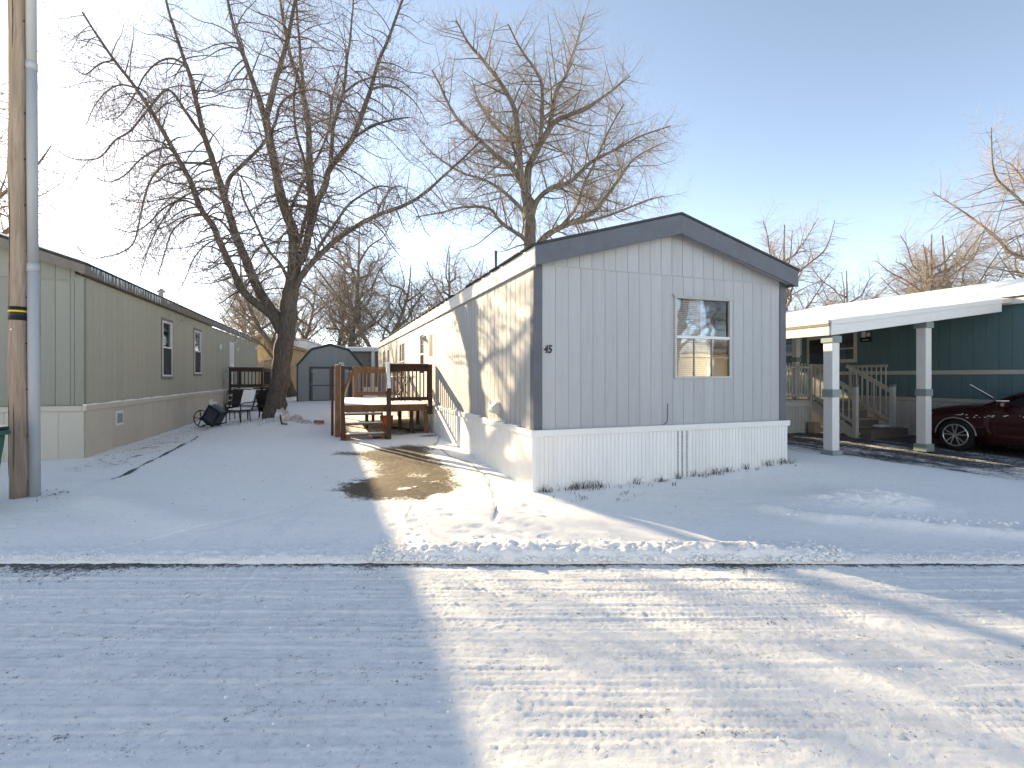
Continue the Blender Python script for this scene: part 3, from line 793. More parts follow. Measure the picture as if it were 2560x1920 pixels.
# skirting
sk_f = Wall(home, 'front', -.03); sk_l = Wall(home, 'left', -.03)
w = skirting(sk_f, 0, GW + .04, -.15, .875, .335, .067, M['white_vinyl'], skip=(7,))
loc, rot = sk_f.place(7 * w, 8 * w, -.15)
vp = link('skirt_vent_panel', skirt_panel_mesh(round(w, 4), 1.025, .067, .010, M['white_vinyl']), home, loc, rot)
for i in range(3):
    MB().box(.045 + i * .085, .075 + i * .085, -.0125, -.0105, .22, 1.0).build('perforated_strip', material('perforated_vinyl', (0.55, 0.55, 0.55), .5, color2=(0.16, 0.16, 0.16), var_scale=45), vp)
skirting(sk_l, -.03, GL, -.15, .875, .31, .31, M['white_vinyl'], depth=.014)
MB().box(-.075, GW + .06, -.075, -.012, .86, .952).build('skirt_rail', M['white_vinyl'], home, bevel=.006)
MB().box(-.075, -.012, -.0105, GL, .861, .951).build('skirt_rail', M['white_vinyl'], home, bevel=.006)
sn = MB()
for i in range(60):
    y = .05 + i * .22 + random.uniform(-.05, .05)
    if y > 6.4: break
    if random.random() < .75: sn.box(-.07, -.016, y, y + random.uniform(.08, .24), .953, .953 + random.uniform(.008, .022))
sn.build('ledge_snow', M['snow'], home, bevel=.004)
MB().box(-.052, .003, -.052, -.026, -.15, .858).build('skirt_corner', M['white_vinyl'], home, bevel=.004)
# side windows, door, porch light, dryer vent
left.window(8.15, 8.75, 1.75, 2.96, M['white_trim'], M['white_sash'], muntin_up=(1, 1), blind=(M['tan_blind'], .05, .55, .05, 1.15, .04))
left.window(11.9, 12.51, 1.55, 2.95, M['white_trim'], M['white_sash'], muntin_up=(1, 1), blind=(M['tan_blind'], .05, .55, .05, .7, .04))
left.window(12.54, 13.15, 1.55, 2.95, M['white_trim'], M['white_sash'], muntin_up=(1, 1), blind=(M['tan_blind'], .05, .55, .05, .7, .04))
left.window(16.4, 17.05, 1.75, 2.93, M['white_trim'], M['white_sash'])
left.window(18.15, 18.8, 1.75, 2.95, M['white_trim'], M['white_sash'])
loc, rot = left.place(6.75, 7.45, 1.02)
door = MB().box(0, .7, -.02, .02, 0, 1.95).build('door', M['white_sash'], home, bevel=.004, loc=loc, rot=rot)
MB().box(.09, .61, -.03, -.0205, 1.18, 1.86).build('door_window', M['white_trim'], door, bevel=.003)
MB().box(.13, .57, -.034, -.0305, 1.22, 1.82).build('pane', material('door_glass', (.35, .33, .27), .15, var=.2), door)
MB().box(.09, .61, -.028, -.0205, .12, 1.05).build('door_panel', M['tan_blind'], door, bevel=.006)
MB().tube([(.06, -.02, .98), (.06, -.075, .98)], [.03, .036], 10).build('knob', M['black'], door, smooth=True)
MB().box(-.03, -.014, 6.50, 6.60, .955, 3.2).build('door_casing', M['white_trim'], home)
MB().box(-.03, -.014, 7.58, 7.68, .955, 3.2).build('door_casing', M['white_trim'], home)
MB().box(-.10, -.0, 7.83, 7.95, 2.7, 2.86).box(-.2, -.1, 7.85, 7.93, 2.74, 2.82).build('porch_light', M['pipe'], home, bevel=.01)
MB().box(-.013, -.02, 6.30, 6.38, .955, 3.2).build('siding_edge_trim', M['white_trim'], home)
dv = MB(); dv.prism([(-.013, 1.06), (-.16, 1.10), (-.15, 1.16), (-.06, 1.24), (-.013, 1.24)], 'y', 1.42, 1.62); dv.build('dryer_vent', M['white_trim'], home, bevel=.006)
MB().prism([(-.155, 1.165), (-.06, 1.245), (-.013, 1.245), (-.013, 1.275), (-.07, 1.275), (-.15, 1.19)], 'y', 1.43, 1.61).build('vent_snow', M['snow'], home, bevel=.006)
MB().tube([(2.22, -.018, 1.28), (2.215, -.02, 1.05), (2.2, -.022, .99), (2.13, -.03, .955)], .006, 5).build('wire', M['slate_trim'], home)

# ------------------------------------------------------------------ deck and stairs by the side door
deck = empty('wooden_deck', to_world(GRAY_O, GRAY_A, -1.2, 6.75) + (0,), GRAY_A, 'red-brown wooden deck with balustrade and steps beside the grey home', 'deck')
OX, OY = -1.2, 6.75                      # deck local origin in the home's axes
def dbox(mb, x0, x1, y0, y1, z0, z1): return mb.box(x0 - OX, x1 - OX, y0 - OY, y1 - OY, z0, z1)
DZ = .98; DX0, DX1, DY0, DY1 = -2.32, -.11, 6.75, 11.6
n = 34; bw = (DY1 - DY0) / n
for i in range(n):
    o = link('deck_board', box_mesh('deck_board', DX1 - DX0, bw - .012, .035, M['dusted'] if i else M['wood_red'], .003), deck, (DX0 - OX, DY0 - OY + (i + 1) * bw - .006, DZ - .035))
sv = []; sf = []; nx, ny = 26, 60
for j in range(ny + 1):
    for i in range(nx + 1):
        x = DX0 + .03 + (DX1 - DX0 - .06) * i / nx; y = DY0 + .02 + (DY1 - DY0 - .04) * j / ny
        e = min(i, nx - i, j, ny - j)
        sv.append((x - OX, y - OY, DZ - .008 + (.020 * float(fbm(np.array([x * 3.]), np.array([y * 3.]), 3)[0]) + .004) * (e > 0)))
for j in range(ny):
    for i in range(nx):
        k = j * (nx + 1) + i; sf.append((k, k + 1, k + nx + 2, k + nx + 1))
MB().add(sv, sf).build('deck_snow', M['snow'], deck, smooth=True)
dbox(MB(), DX0, DX1, DY0 - .04, DY0 - .002, DZ - .175, DZ - .004).build('rim_joist', M['wood_red'], deck, bevel=.003)
dbox(MB(), DX0 - .04, DX0 - .002, DY0 - .04, DY1, DZ - .175, DZ - .004).build('rim_joist', M['wood_red'], deck, bevel=.003)
dbox(MB(), DX0, DX1, DY1 + .002, DY1 + .04, DZ - .175, DZ - .004).build('rim_joist', M['wood_red'], deck, bevel=.003)
for i in range(1, 8):
    dbox(MB(), DX0 + .01, DX1, DY0 + i * .6, DY0 + i * .6 + .04, DZ - .175, DZ - .04).build('joist', M['wood_red'], deck)
def dpost(x, y, z0, z1, w=.09, m='wood_red', snow=False, name='post'):
    dbox(MB(), x - w / 2, x + w / 2, y - w / 2, y + w / 2, z0, z1).build(name, M[m], deck, bevel=.004)
    if snow: dbox(MB(), x - w / 2 + .004, x + w / 2 - .004, y - w / 2 + .004, y + w / 2 - .004, z1 + .001, z1 + .022).build('post_snow', M['snow'], deck, bevel=.006)
dpost(-.24, 6.68, .05, DZ - .18, .10); dpost(-.12, 8.6, .1, DZ - .18); dpost(-.80, 7.5, .05, DZ - .18, .09, 'wood_dark'); dpost(-1.62, 8.1, .1, DZ - .18, .09, 'wood_dark'); dpost(-1.3, 9.8, .1, DZ - .18); dpost(-2.25, 9.4, .1, DZ - .18); dpost(-.3, 11.4, .1, DZ - .18); dpost(-2.25, 11.5, .1, DZ - .18)
dbox(MB(), -.62, -.53, 6.9, 6.99, .05, .80).build('post', M['wood_dark'], deck)
b = MB().bar((-.20 - OX, 6.9 - OY, .15), (-.12 - OX, 7.6 - OY, .8), .04, .09); b.build('brace', M['wood_red'], deck)
# front balustrade
dpost(-.15, 6.62, .72, 2.0, .11, 'wood_dark', True, 'rail_post'); dpost(-1.20, 6.60, .10, 1.98, .10, 'wood_dark', False, 'rail_post')
dbox(MB(), -1.22, -.09, 6.57, 6.70, 1.985, 2.02).build('top_rail', M['wood_dark'], deck, bevel=.004)
dbox(MB(), -1.15, -.21, 6.63, 6.67, 1.83, 1.984).build('upper_rail', M['wood_dark'], deck, bevel=.003)
dbox(MB(), -1.15, -.21, 6.63, 6.67, 1.08, 1.17).build('lower_rail', M['wood_dark'], deck, bevel=.003)
dbox(MB(), -1.20, -.11, 6.58, 6.69, 2.021, 2.035).build('rail_snow', M['snow'], deck, bevel=.006)
for i in range(10):
    x = -1.09 + i * .095
    link('baluster', box_mesh('baluster', .034, .034, .86, M['wood_dark'], .002), deck, (x - OX, 6.628 - OY, 1.09))
# rear balustrade and its slanting stair rail
dpost(-1.75, 11.55, DZ, 2.0, .10, 'wood_red', True, 'rail_post'); dpost(-.2, 11.55, DZ, 2.0, .10, 'wood_red', True, 'rail_post')
dbox(MB(), -1.80, -.15, 11.49, 11.61, 2.001, 2.036).build('top_rail', M['wood_red'], deck, bevel=.004)
dbox(MB(), -1.70, -.25, 11.52, 11.56, 1.82, 1.99).build('upper_rail', M['wood_red'], deck)
dbox(MB(), -1.70, -.25, 11.52, 11.56, 1.06, 1.18).build('lower_rail', M['wood_red'], deck)
for i in range(11):
    link('baluster', box_mesh('baluster', .034, .034, .86, M['wood_red'], .002), deck, (-1.62 + i * .125 - OX, 11.519 - OY, 1.09))
MB().bar((-1.78 - OX, 11.5 - OY, 1.95), (-2.15 - OX, 11.0 - OY, 1.05), .04, .12).build('slanted_rail', M['wood_red'], deck)
MB().bar((-1.86 - OX, 11.45 - OY, 1.9), (-2.12 - OX, 10.95 - OY, 1.0), .03, .05).build('slanted_rail', M['wood_pale'], deck)
# steps
g0 = gz(*to_world(GRAY_O, GRAY_A, -1.8, 5.8))
dpost(-2.42, 6.62, g0 - .1, 1.97, .13, 'wood_red', True, 'stair_post'); dpost(-2.54, 6.9, g0 - .1, 1.95, .06, 'wood_dark', False, 'stair_post')
dpost(-2.33, 5.92, g0 - .15, 1.95, .085, 'wood_dark', True, 'stair_post')
dpost(-1.30, 5.74, g0 - .15, 1.36, .10, 'wood_dark', False, 'stair_post')
dbox(MB(), -2.40, -2.30, 5.86, 6.62, 1.975, 2.0).build('stair_top_rail', M['wood_dark'], deck)
dbox(MB(), -2.39, -2.31, 5.88, 6.60, 2.001, 2.016).build('rail_snow', M['snow'], deck)
MB().bar((-1.22 - OX, 6.66 - OY, 2.03), (-1.30 - OX, 5.66 - OY, 1.38), .10, .04).build('handrail', M['wood_dark'], deck, bevel=.003)
MB().bar((-1.222 - OX, 6.64 - OY, 2.058), (-1.30 - OX, 5.67 - OY, 1.427), .086, .022).build('rail_snow', M['snow'], deck, bevel=.005)
for k, (y0, zt) in enumerate(((6.42, .79), (6.12, .58), (5.80, .36))):
    dbox(MB(), -2.27, -1.36, y0, y0 + .29, zt - .04, zt).build('tread', M['wood_red'], deck, bevel=.004)
    s_ = MB(); m_ = 18
    vs = []; fs = []
    for j in range(4):
        for i in range(m_ + 1):
            x = -2.25 + .87 * i / m_; y = y0 + .03 + .24 * j / 3
            hh = (.01 + .05 * max(0., float(fbm(np.array([x * 4. + k * 7]), np.array([y * 4.]), 3)[0]) - .35)) * (1 if 0 < i < m_ and 0 < j < 3 else -.1)
            vs.append((x - OX, y - OY, zt + .001 + hh))
    for j in range(3):
        for i in range(m_): q = j * (m_ + 1) + i; fs.append((q, q + 1, q + m_ + 2, q + m_ + 1))
    s_.add(vs, fs).build('tread_snow', M['snow'], deck, smooth=True)
for x in (-2.27, -1.36):
    MB().bar((x - OX, 6.74 - OY, .72), (x - OX, 5.84 - OY, .12), .04, .20).build('stringer', M['wood_red'], deck)
dbox(MB(), -2.25, -2.16, 5.80, 5.89, g0 - .1, .32).build('step_block', M['wood_red'], deck)
dbox(MB(), -1.46, -1.38, 5.80, 5.89, g0 - .1, .32).build('step_block', M['wood_red'], deck)

# things on and under the deck
tp = to_world(GRAY_O, GRAY_A, -.62, 8.15)
tbl = empty('bistro_table', (*tp, DZ + .012), .4, 'small dark iron bistro table dusted with snow on the deck', 'table')
MB().tube([(0, 0, .68), (0, 0, .70)], .36, 24).build('table_top', M['black'], tbl)
MB().tube([(0, 0, .701), (0, 0, .716)], [.34, .33], 24).build('table_snow', M['snow'], tbl)
for a in range(4):
    c_, s_ = math.cos(a * math.pi / 2), math.sin(a * math.pi / 2)
    MB().tube([(c_ * .30, s_ * .30, 0), (c_ * .16, s_ * .16, .16), (c_ * .05, s_ * .05, .33), (c_ * .10, s_ * .10, .52), (c_ * .27, s_ * .27, .68)], .013, 6).build('leg', M['black'], tbl, smooth=True)
mb = MB().ring((0, 0, .33), .07, .01, 'z', 14, 5); mb.ring((0, 0, .12), .20, .009, 'z', 18, 5); mb.build('leg_ring', M['black'], tbl, smooth=True)
bp_ = to_world(GRAY_O, GRAY_A, -1.12, 7.75); zb = gz(*bp_)
bk = empty('orange_bucket', (*bp_, zb), 0, 'bright orange plastic bucket standing under the deck', 'bucket')
MB().tube([(0, 0, 0), (0, 0, .36)], [.15, .18], 20).build('bucket_body', M['orange'], bk, smooth=True)
MB().ring((0, 0, .355), .182, .009, 'z', 20, 6).build('rim', M['orange'], bk, smooth=True)
MB().tube([(.185 * math.cos(t), -.02, .33 - .12 * math.sin(t)) for t in np.linspace(0, math.pi, 10)], .004, 4).build('handle', M['pipe'], bk)
for i, (x, y, l, a, lab) in enumerate(((-.45, 7.15, .5, .3, 'dark wooden offcut lying under the deck near the grey skirting'), (-.75, 7.6, .7, -.5, 'longer wooden offcut lying under the middle of the deck'), (-1.5, 6.0, .3, .9, 'short wood scrap lying under the lowest deck step'))):
    p_ = to_world(GRAY_O, GRAY_A, x, y)
    o = MB().box(-l / 2, l / 2, -.05, .05, 0, .04).build('wood_scrap', M['wood_dark'], None, bevel=.004, loc=(*p_, gz(*p_) - .005), rot=(0, .05, a))
    tag(o, lab, 'wood scrap', 'scraps under the deck')

# ------------------------------------------------------------------ the olive home on the left
LL, LW = 22.3, 4.9
lh = empty('mobile_home', (*LEFT_O, 0), LEFT_A, 'olive green mobile home with beige skirting and icicles along its eave', 'mobile home')
lr = Wall(lh, 'right', 0.0); lf = Wall(lh, 'front', 0.0)
lh_holes = [(4.62, 5.50, 1.70, 3.29), (7.95, 8.85, 1.80, 3.30), (13.95, 14.9, 1.14, 3.30)]
lr.holes_fill('side_wall', .02, LL, 1.05, 3.66, lh_holes, M['olive'])
lr.siding(.10, LL - .1, 1.135, 3.63, .30, M['olive'], lh_holes, gap=.009)
MB().box(-LW, -.02, 0, .06, 1.05, 3.66).build('front_wall', M['sage'], lh)
lf.siding(-LW, -.13, 1.135, 3.555, .235, M['sage'], gap=.009)
MB().box(-LW, -.11, -.022, 0, 3.548, 3.575).build('seam_strip', M['sage'], lh)
LS = .33; LE = 3.87
u = -LW
while u < -.13:
    e = min(u + .235, -.12)
    zt = lambda x: LE - .15 + LS * (.1 + min(-x, LW + x + .0001))
    MB().prism([(u + .004, 3.58), (e - .004, 3.58), (e - .004, zt(e)), (u + .004, zt(u))], 'y', -.012, 0).build('gable_board', M['sage'], lh)
    u += .235
MB().prism([(-LW, 3.66), (0, 3.66), (-LW / 2, 3.66 + LS * LW / 2)], 'y', 0.001, .06).build('gable_wall', M['sage'], lh)
MB().box(-.125, .02, -.022, 0, 1.135, 3.64).box(0, .02, .0005, .095, 1.135, 3.64).build('corner_trim', M['sage'], lh, bevel=.003)
MB().box(-LW, -LW + .06, 0.06, LL, 1.05, 3.66).build('side_wall', M['olive'], lh)
MB().box(-LW + .06, 0, LL - .06, LL, 1.05, 3.66).build('rear_wall', M['olive'], lh)
rf = MB()
for s in (-1, 1):
    xe = -LW / 2 + s * (LW / 2 + .14); zr = LE + LS * (LW / 2 + .14)
    rf.prism([(xe, LE - .02), (-LW / 2, zr - .02), (-LW / 2, zr + .02), (xe + s * .02, LE + .015)], 'y', -.30, LL + .15)
lroof = rf.build('roof', M['shingle'], lh)
sv = MB(); sv.prism([(.13, LE + .018), (-LW / 2, LE + LS * (LW / 2 + .14) + .025), (-LW / 2, LE + LS * (LW / 2 + .14) + .06), (.12, LE + .045)], 'y', -.28, LL + .1); sv.build('roof_snow', M['snow'], lh)
MB().box(.115, .138, -.29, LL + .1, LE - .20, LE - .024).build('eave_fascia', M['brown_trim'], lh, bevel=.003)
MB().box(.021, .114, -.2, LL + .1, LE - .19, LE - .175).build('eave_soffit', M['brown_trim'], lh)
for s in (1,):
    MB().prism([(.115, LE - .20), (-LW / 2, LE - .22 + LS * (LW / 2 + .12)), (-LW / 2, LE + LS * (LW / 2 + .12) - .03), (.115, LE - .025)], 'y', -.285, -.262).build('rake_fascia', M['brown_trim'], lh)
    MB().prism([(.115, LE - .17), (-LW / 2, LE - .19 + LS * (LW / 2 + .12)), (-LW / 2, LE - .18 + LS * (LW / 2 + .12)), (.115, LE - .155)], 'y', -.26, -.013).build('soffit', M['brown_trim'], lh)
rg = random.Random(3)
y = .0
while y < 5.2:
    ln = rg.uniform(.04, .22) * (1 if y < 4.2 else .5)
    link('icicle', _cache.setdefault(('ice', int(ln * 25)), MB().tube([(0, 0, 0), (.002, .003, -ln * .5), (0, 0, -ln)], [.012, .007, .001], 5).mesh('icicle', M['ice'], True)), lh, (.142, y, LE - .02))
    y += rg.uniform(.05, .19)
y = 10.5
while y < 19:
    ln = rg.uniform(.05, .16)
    link('icicle', _cache.setdefault(('ice', int(ln * 25)), MB().tube([(0, 0, 0), (.002, .003, -ln * .5), (0, 0, -ln)], [.012, .007, .001], 5).mesh('icicle', M['ice'], True)), lh, (.142, y, LE - .02))
    y += rg.uniform(.2, .6)
mb = MB().tube([(-.75, 7.2, 4.05), (-.75, 7.2, 4.42)], .075, 12); mb.tube([(-.75, 7.2, 4.44), (-.75, 7.2, 4.50), (-.75, 7.2, 4.56)], [.12, .12, .04], 12); mb.build('roof_vent', M['pipe'], lh)
lr.window(4.62, 5.50, 1.70, 3.29, M['white_sash'], M['white_sash'], meet=.53, screen=True, trim=.085, trim_mat=M['brown_trim'], blind=(M['white_curtain'], .05, .83, .86, 1.5, .03), fw=.05)
lr.window(7.95, 8.85, 1.80, 3.30, M['white_sash'], M['white_sash'], meet=.53, screen=True, trim=.085, trim_mat=M['brown_trim'], blind=(M['white_curtain'], .05, .85, .82, 1.45, .03), fw=.05)
loc, rot = lr.place(13.95, 14.9, 1.14)
ld = MB().box(0, .95, -.02, .02, 0, 2.16).build('door', M['white_sash'], lh, bevel=.004, loc=loc, rot=rot)
MB().box(.15, .80, -.028, -.021, 1.15, 2.02).build('door_panel', M['white_trim'], ld, bevel=.004)
MB().box(.15, .80, -.028, -.021, .15, 1.0).build('door_panel', M['white_trim'], ld, bevel=.004)
MB().tube([(.08, -.02, 1.0), (.08, -.08, 1.0)], [.025, .032], 8).build('knob', M['pipe'], ld)
sk = Wall(lh, 'right', .035); skf = Wall(lh, 'front', -.035)
def plain_skirt(wall, u0, u1, w, mat):
    n = round((u1 - u0) / w); w = (u1 - u0) / n
    for i in range(n): wall.board('skirt_panel', u0 + i * w + .003, u0 + (i + 1) * w - .003, -.2, 1.03, .012, mat)
plain_skirt(sk, 0, LL, .62, M['beige']); plain_skirt(skf, -LW, .035, .42, M['cream'])
MB().box(.02, .034, 0, LL, -.2, 1.04).build('skirt_backing', M['beige'], lh); MB().box(-LW, .034, -.034, -.02, -.2, 1.04).build('skirt_backing', M['cream'], lh)
MB().box(.012, .085, -.085, LL, 1.02, 1.125).build('skirt_rail', M['beige'], lh, bevel=.008)
MB().box(-LW, .0115, -.085, -.012, 1.02, 1.125).build('skirt_rail', M['cream'], lh, bevel=.008)
sn = MB(); y = -.08
while y < 13.5:
    w_ = rg.uniform(.1, .3); sn.box(.022, .08 + rg.uniform(0, .012), y, y + w_, 1.126, 1.126 + rg.uniform(.012, .035)); y += w_ + (.0 if rg.random() < .8 else .05)
sn.build('ledge_snow', M['snow'], lh, bevel=.008)
vent = MB().box(.048, .062, 1.38, 1.80, .60, .92).build('skirt_vent', M['white_sash'], lh, bevel=.004)
MB().box(.0625, .066, 1.44, 1.74, .65, .87).build('vent_grille', material('perforated_vent', (.5, .5, .5), .5, color2=(.05, .05, .05), var_scale=40), vent)
MB().box(.048, .06, 9.9, 10.45, .36, .82).build('access_panel', M['white_sash'], lh, bevel=.004)
MB().box(.02, .09, 11.75, 11.92, 2.85, 3.05).build('porch_light', M['white_sash'], lh, bevel=.01)
MB().box(.02, .12, 15.4, 15.55, 2.95, 3.1).build('porch_light', M['white_sash'], lh, bevel=.01)
MB().box(.02, .12, 21.0, 21.25, 3.3, 3.5).build('junction_box', M['white_sash'], lh, bevel=.01)
MB().box(.02, .14, 12.4, 12.6, 1.55, 1.85).tube([(.09, 12.5, 1.55), (.09, 12.5, 1.2), (.10, 12.45, .2)], .022, 6).build('electric_meter', M['pipe'], lh)
wp = [(.15, 13.2 + i * .25, 3.66 - .35 * math.sin(i / 10 * math.pi) ** 2 + .1 * math.sin(i * 2.4)) for i in range(20)]
MB().tube(wp, .012, 5).build('string_light_wire', M['white_sash'], lh, smooth=True)

# dark porch at the olive home's door
pp = to_world(LEFT_O, LEFT_A, 0, 0)
porch = empty('side_porch', (*to_world(LEFT_O, LEFT_A, .8, 13.2), 0), LEFT_A, 'dark brown porch with balustrade and snowy steps at the olive home', 'porch')
def pbox(x0, x1, y0, y1, z0, z1, nm, m='wood_porch', bev=.004): return MB().box(x0 - .8, x1 - .8, y0 - 13.2, y1 - 13.2, z0, z1).build(nm, M[m], porch, bevel=bev)
for i in range(14): pbox(.1, 1.55, 13.2 + i * .15, 13.34 + i * .15, 1.07, 1.10, 'deck_board')
pbox(.1, 1.55, 13.2, 15.3, 1.101, 1.125, 'deck_snow', 'snow')
for x, y in ((.18, 13.12), (1.45, 13.12), (1.5, 15.3), (.18, 15.3)): pbox(x - .045, x + .045, y - .045, y + .045, -.1, 2.08, 'post')
pbox(.12, 1.52, 13.05, 13.19, 2.085, 2.12, 'top_rail'); pbox(.13, 1.5, 13.06, 13.18, 2.121, 2.135, 'rail_snow', 'snow')
pbox(.23, 1.40, 13.09, 13.13, 1.92, 2.08, 'upper_rail'); pbox(.14, 1.5, 13.05, 13.085, 1.22, 1.36, 'lower_rail')
for i in range(8): pbox(.30 + i * .145, .335 + i * .145, 13.131, 13.16, 1.3, 2.0, 'baluster')
pbox(1.5, 1.54, 13.2, 15.3, 1.92, 2.08, 'upper_rail'); pbox(1.5, 1.54, 13.2, 15.3, 1.22, 1.34, 'lower_rail')
for i in range(12): pbox(1.505, 1.535, 13.3 + i * .16, 13.335 + i * .16, 1.3, 1.95, 'baluster')
pbox(.12, 1.5, 13.06, 13.10, .95, 1.09, 'rim_joist')
for x, y in ((1.62, 12.9), (1.62, 13.3)): pbox(x, x + .1, y, y + .1, .9, 1.0, 'post_block', 'wood_pale')
for k, zt in enumerate((.86, .64, .42)):
    pbox(.2, 1.45, 12.75 - k * .28, 13.03 - k * .28, zt - .04, zt, 'tread'); pbox(.22, 1.43, 12.76 - k * .28, 13.02 - k * .28, zt + .001, zt + .045, 'tread_snow', 'snow', .012)
for x in (.22, 1.43): MB().bar((x - .8, -.1, .85), (x - .8, -1.05, .1), .04, .2).build('stringer', M['wood_porch'], porch)

# ------------------------------------------------------------------ the teal home, its carport and porch on the right
rh = empty('mobile_home', (*to_world(RIGHT_O, RIGHT_A, 5.9, 0), 0), RIGHT_A, 'teal mobile home with pale belt trim behind the carport', 'mobile home')
rw = Wall(rh, 'left', 0.0)
r_holes = [(3.74, 4.28, 2.20, 3.05), (5.62, 6.9, 2.48, 3.06)]
rw.holes_fill('side_wall', -3.0, 16, .95, 3.45, r_holes, M['teal'])
rw.siding(-3.0, 16, 1.14, 1.745, .25, M['teal'], (), gap=.008)
rw.siding(-3.0, 16, 1.86, 3.42, .25, M['teal'], r_holes, gap=.008)
MB().box(-.03, -.0, -3.0, 16, 1.75, 1.855).build('belt_trim', M['porch_white'], rh, bevel=.003)
MB().box(-.028, -.0, -3.0, 16, 1.04, 1.135).build('base_trim', M['porch_white'], rh, bevel=.003)
MB().box(0, 4.6, -3.06, -3.0, .95, 3.45).build('front_wall', M['teal'], rh); MB().box(4.54, 4.6, -3, 16, .95, 3.45).build('side_wall', M['teal'], rh)
MB().box(0, 4.6, 16, 16.06, .95, 3.45).build('rear_wall', M['teal'], rh)
MB().prism([(0, 3.45), (4.6, 3.45), (2.3, 4.13)], 'y', -3.06, -3.0).build('gable_wall', M['teal'], rh)
rs = MB()
for s in (-1, 1): rs.prism([(2.3 + s * 2.5, 3.50), (2.3, 4.20), (2.3, 4.26), (2.3 + s * 2.5, 3.55)], 'y', -3.3, 16.2)
rs.build('roof', M['shingle'], rh)
rs = MB()
for s in (-1, 1): rs.prism([(2.3 + s * 2.48, 3.555), (2.3, 4.262), (2.3, 4.31), (2.3 + s * 2.46, 3.60)], 'y', -3.25, 16.1)
rs.build('roof_snow', M['snow'], rh)
MB().box(-.225, -.20, -3.3, 16.2, 3.36, 3.495).build('eave_fascia', M['gray_post'], rh, bevel=.003)
MB().box(-.199, -.013, -3.3, 16.2, 3.42, 3.44).build('eave_soffit', M['gray_post'], rh)
u = -3.0
while u < 16: rw.board('skirt_board', u + .003, u + .135, -.1, 1.03, .02, M['porch_white']); u += .14
rw.window(3.74, 4.28, 2.20, 3.05, M['porch_white'], M['porch_white'], meet=.42, trim=.07, trim_mat=M['porch_white'], fw=.03)
rw.window(5.62, 6.9, 2.48, 3.06, M['white_sash'], M['white_sash'], meet=.5, trim=.07, trim_mat=M['white_trim'], blind=(M['white_curtain'], .05, 1.2, .04, .5, .04))
loc, rot = rw.place(4.5, 5.35, 1.1)
rd_ = MB().box(0, .85, -.03, -.013, 0, 1.95).build('door', M['porch_white'], rh, loc=loc, rot=rot, bevel=.003)
MB().box(.1, .75, -.036, -.031, 1.0, 1.8).build('pane', M['car_glass'], rd_)
ln = MB().box(-.12, -.02, 4.42, 4.50, 2.62, 2.82).build('wall_lantern', M['black'], rh, bevel=.01)
MB().box(-.105, -.035, 4.43, 4.49, 2.82, 2.84).build('lantern_cap', M['pipe'], ln)
sg = MB().box(-.04, -.014, 3.22, 3.58, 2.72, 2.86).build('wall_sign', M['black'], rh, bevel=.01)
for i, (a, b_, c_, d_) in enumerate(((3.27, 3.37, 2.88, 3.0), (3.40, 3.52, 2.86, 3.03), (3.3, 3.5, 2.77, 2.80))):
    MB().box(-.046, -.02, a, b_, c_, d_).build('sign_motif', M['white_sash'] if i != 1 else M['gray_post'], sg, bevel=.012)

cp = empty('carport', (*RIGHT_O, 0), RIGHT_A, 'snow-roofed carport on pale square posts against the teal home', 'carport')
def awz(x): return 2.66 + (x + .15) * .128
MB().prism([(-.15, awz(-.15)), (5.68, awz(5.68)), (5.68, awz(5.68) + .10), (-.15, awz(-.15) + .10)], 'y', -.10, 9.4).build('awning_deck', M['white_trim'], cp)
sv = []; sf = []; nx, ny = 40, 50
for j in range(ny + 1):
    for i in range(nx + 1):
        x = -.16 + 5.86 * i / nx; y = -.13 + 9.5 * j / ny; e = min(i, nx - i, j, ny - j)
        sv.append((x, y, awz(x) + .098 + (.045 + .02 * math.sin(x * 3 + y)) * (e > 0)))
for j in range(ny):
    for i in range(nx): k = j * (nx + 1) + i; sf.append((k, k + 1, k + nx + 2, k + nx + 1))
MB().add(sv, sf).build('awning_snow', M['snow'], cp, smooth=True)
def slope_board(nm, y0, y1, x0, x1, lo, hi, m): MB().prism([(x0, awz(x0) + lo), (x1, awz(x1) + lo), (x1, awz(x1) + hi), (x0, awz(x0) + hi)], 'y', y0, y1).build(nm, M[m], cp, bevel=.003)
slope_board('end_fascia', -.135, -.102, -.17, 5.2, -.18, .012, 'gray_post'); slope_board('end_fascia_cap', -.15, -.102, -.18, 5.2, .013, .115, 'gray_post')
MB().box(-.185, -.152, -.10, 9.4, 2.48, 2.655).build('edge_beam', M['white_trim'], cp, bevel=.003)
MB().box(-.20, -.152, -.10, 9.4, 2.658, 2.70).build('edge_gutter', M['brown_trim'], cp)
MB().box(-.21, -.152, -.10, 9.4, 2.702, 2.775).build('edge_cap', M['white_trim'], cp, bevel=.004)
MB().box(2.86, 3.0, .0, 9.3, awz(2.9) - .19, awz(2.86) - .005).build('middle_beam', M['white_trim'], cp)
def carport_post(x, y, z0, z1, w=.19, band=None):
    p = MB().box(x - w / 2, x + w / 2, y - w / 2, y + w / 2, z0, z1).build('post', M['gray_post'], cp, bevel=.006)
    for a, b_, e in ([(z0 + .0, z0 + .16, .035)] if band is None else []) + [((z0 + 1.18) if band is None else band, (z0 + 1.33) if band is None else band + .13, .018)]:
        MB().box(x - w / 2 - e, x + w / 2 + e, y - w / 2 - e, y + w / 2 + e, a, b_).build('post_band', M['teal_trim'], p, bevel=.005)
    MB().box(x - w / 2 - .03, x + w / 2 + .03, y - w / 2 - .03, y + w / 2 + .03, z1 - .13, z1 - .002).build('post_capital', M['teal_trim'], p, bevel=.005)
carport_post(0, 0, .12, 2.475); carport_post(2.90, .10, .10, awz(2.9) - .19); carport_post(0, 4.6, .12, 2.475)
carport_post(3.62, 3.85, 1.05, awz(3.62) - .005, .15, 2.12)

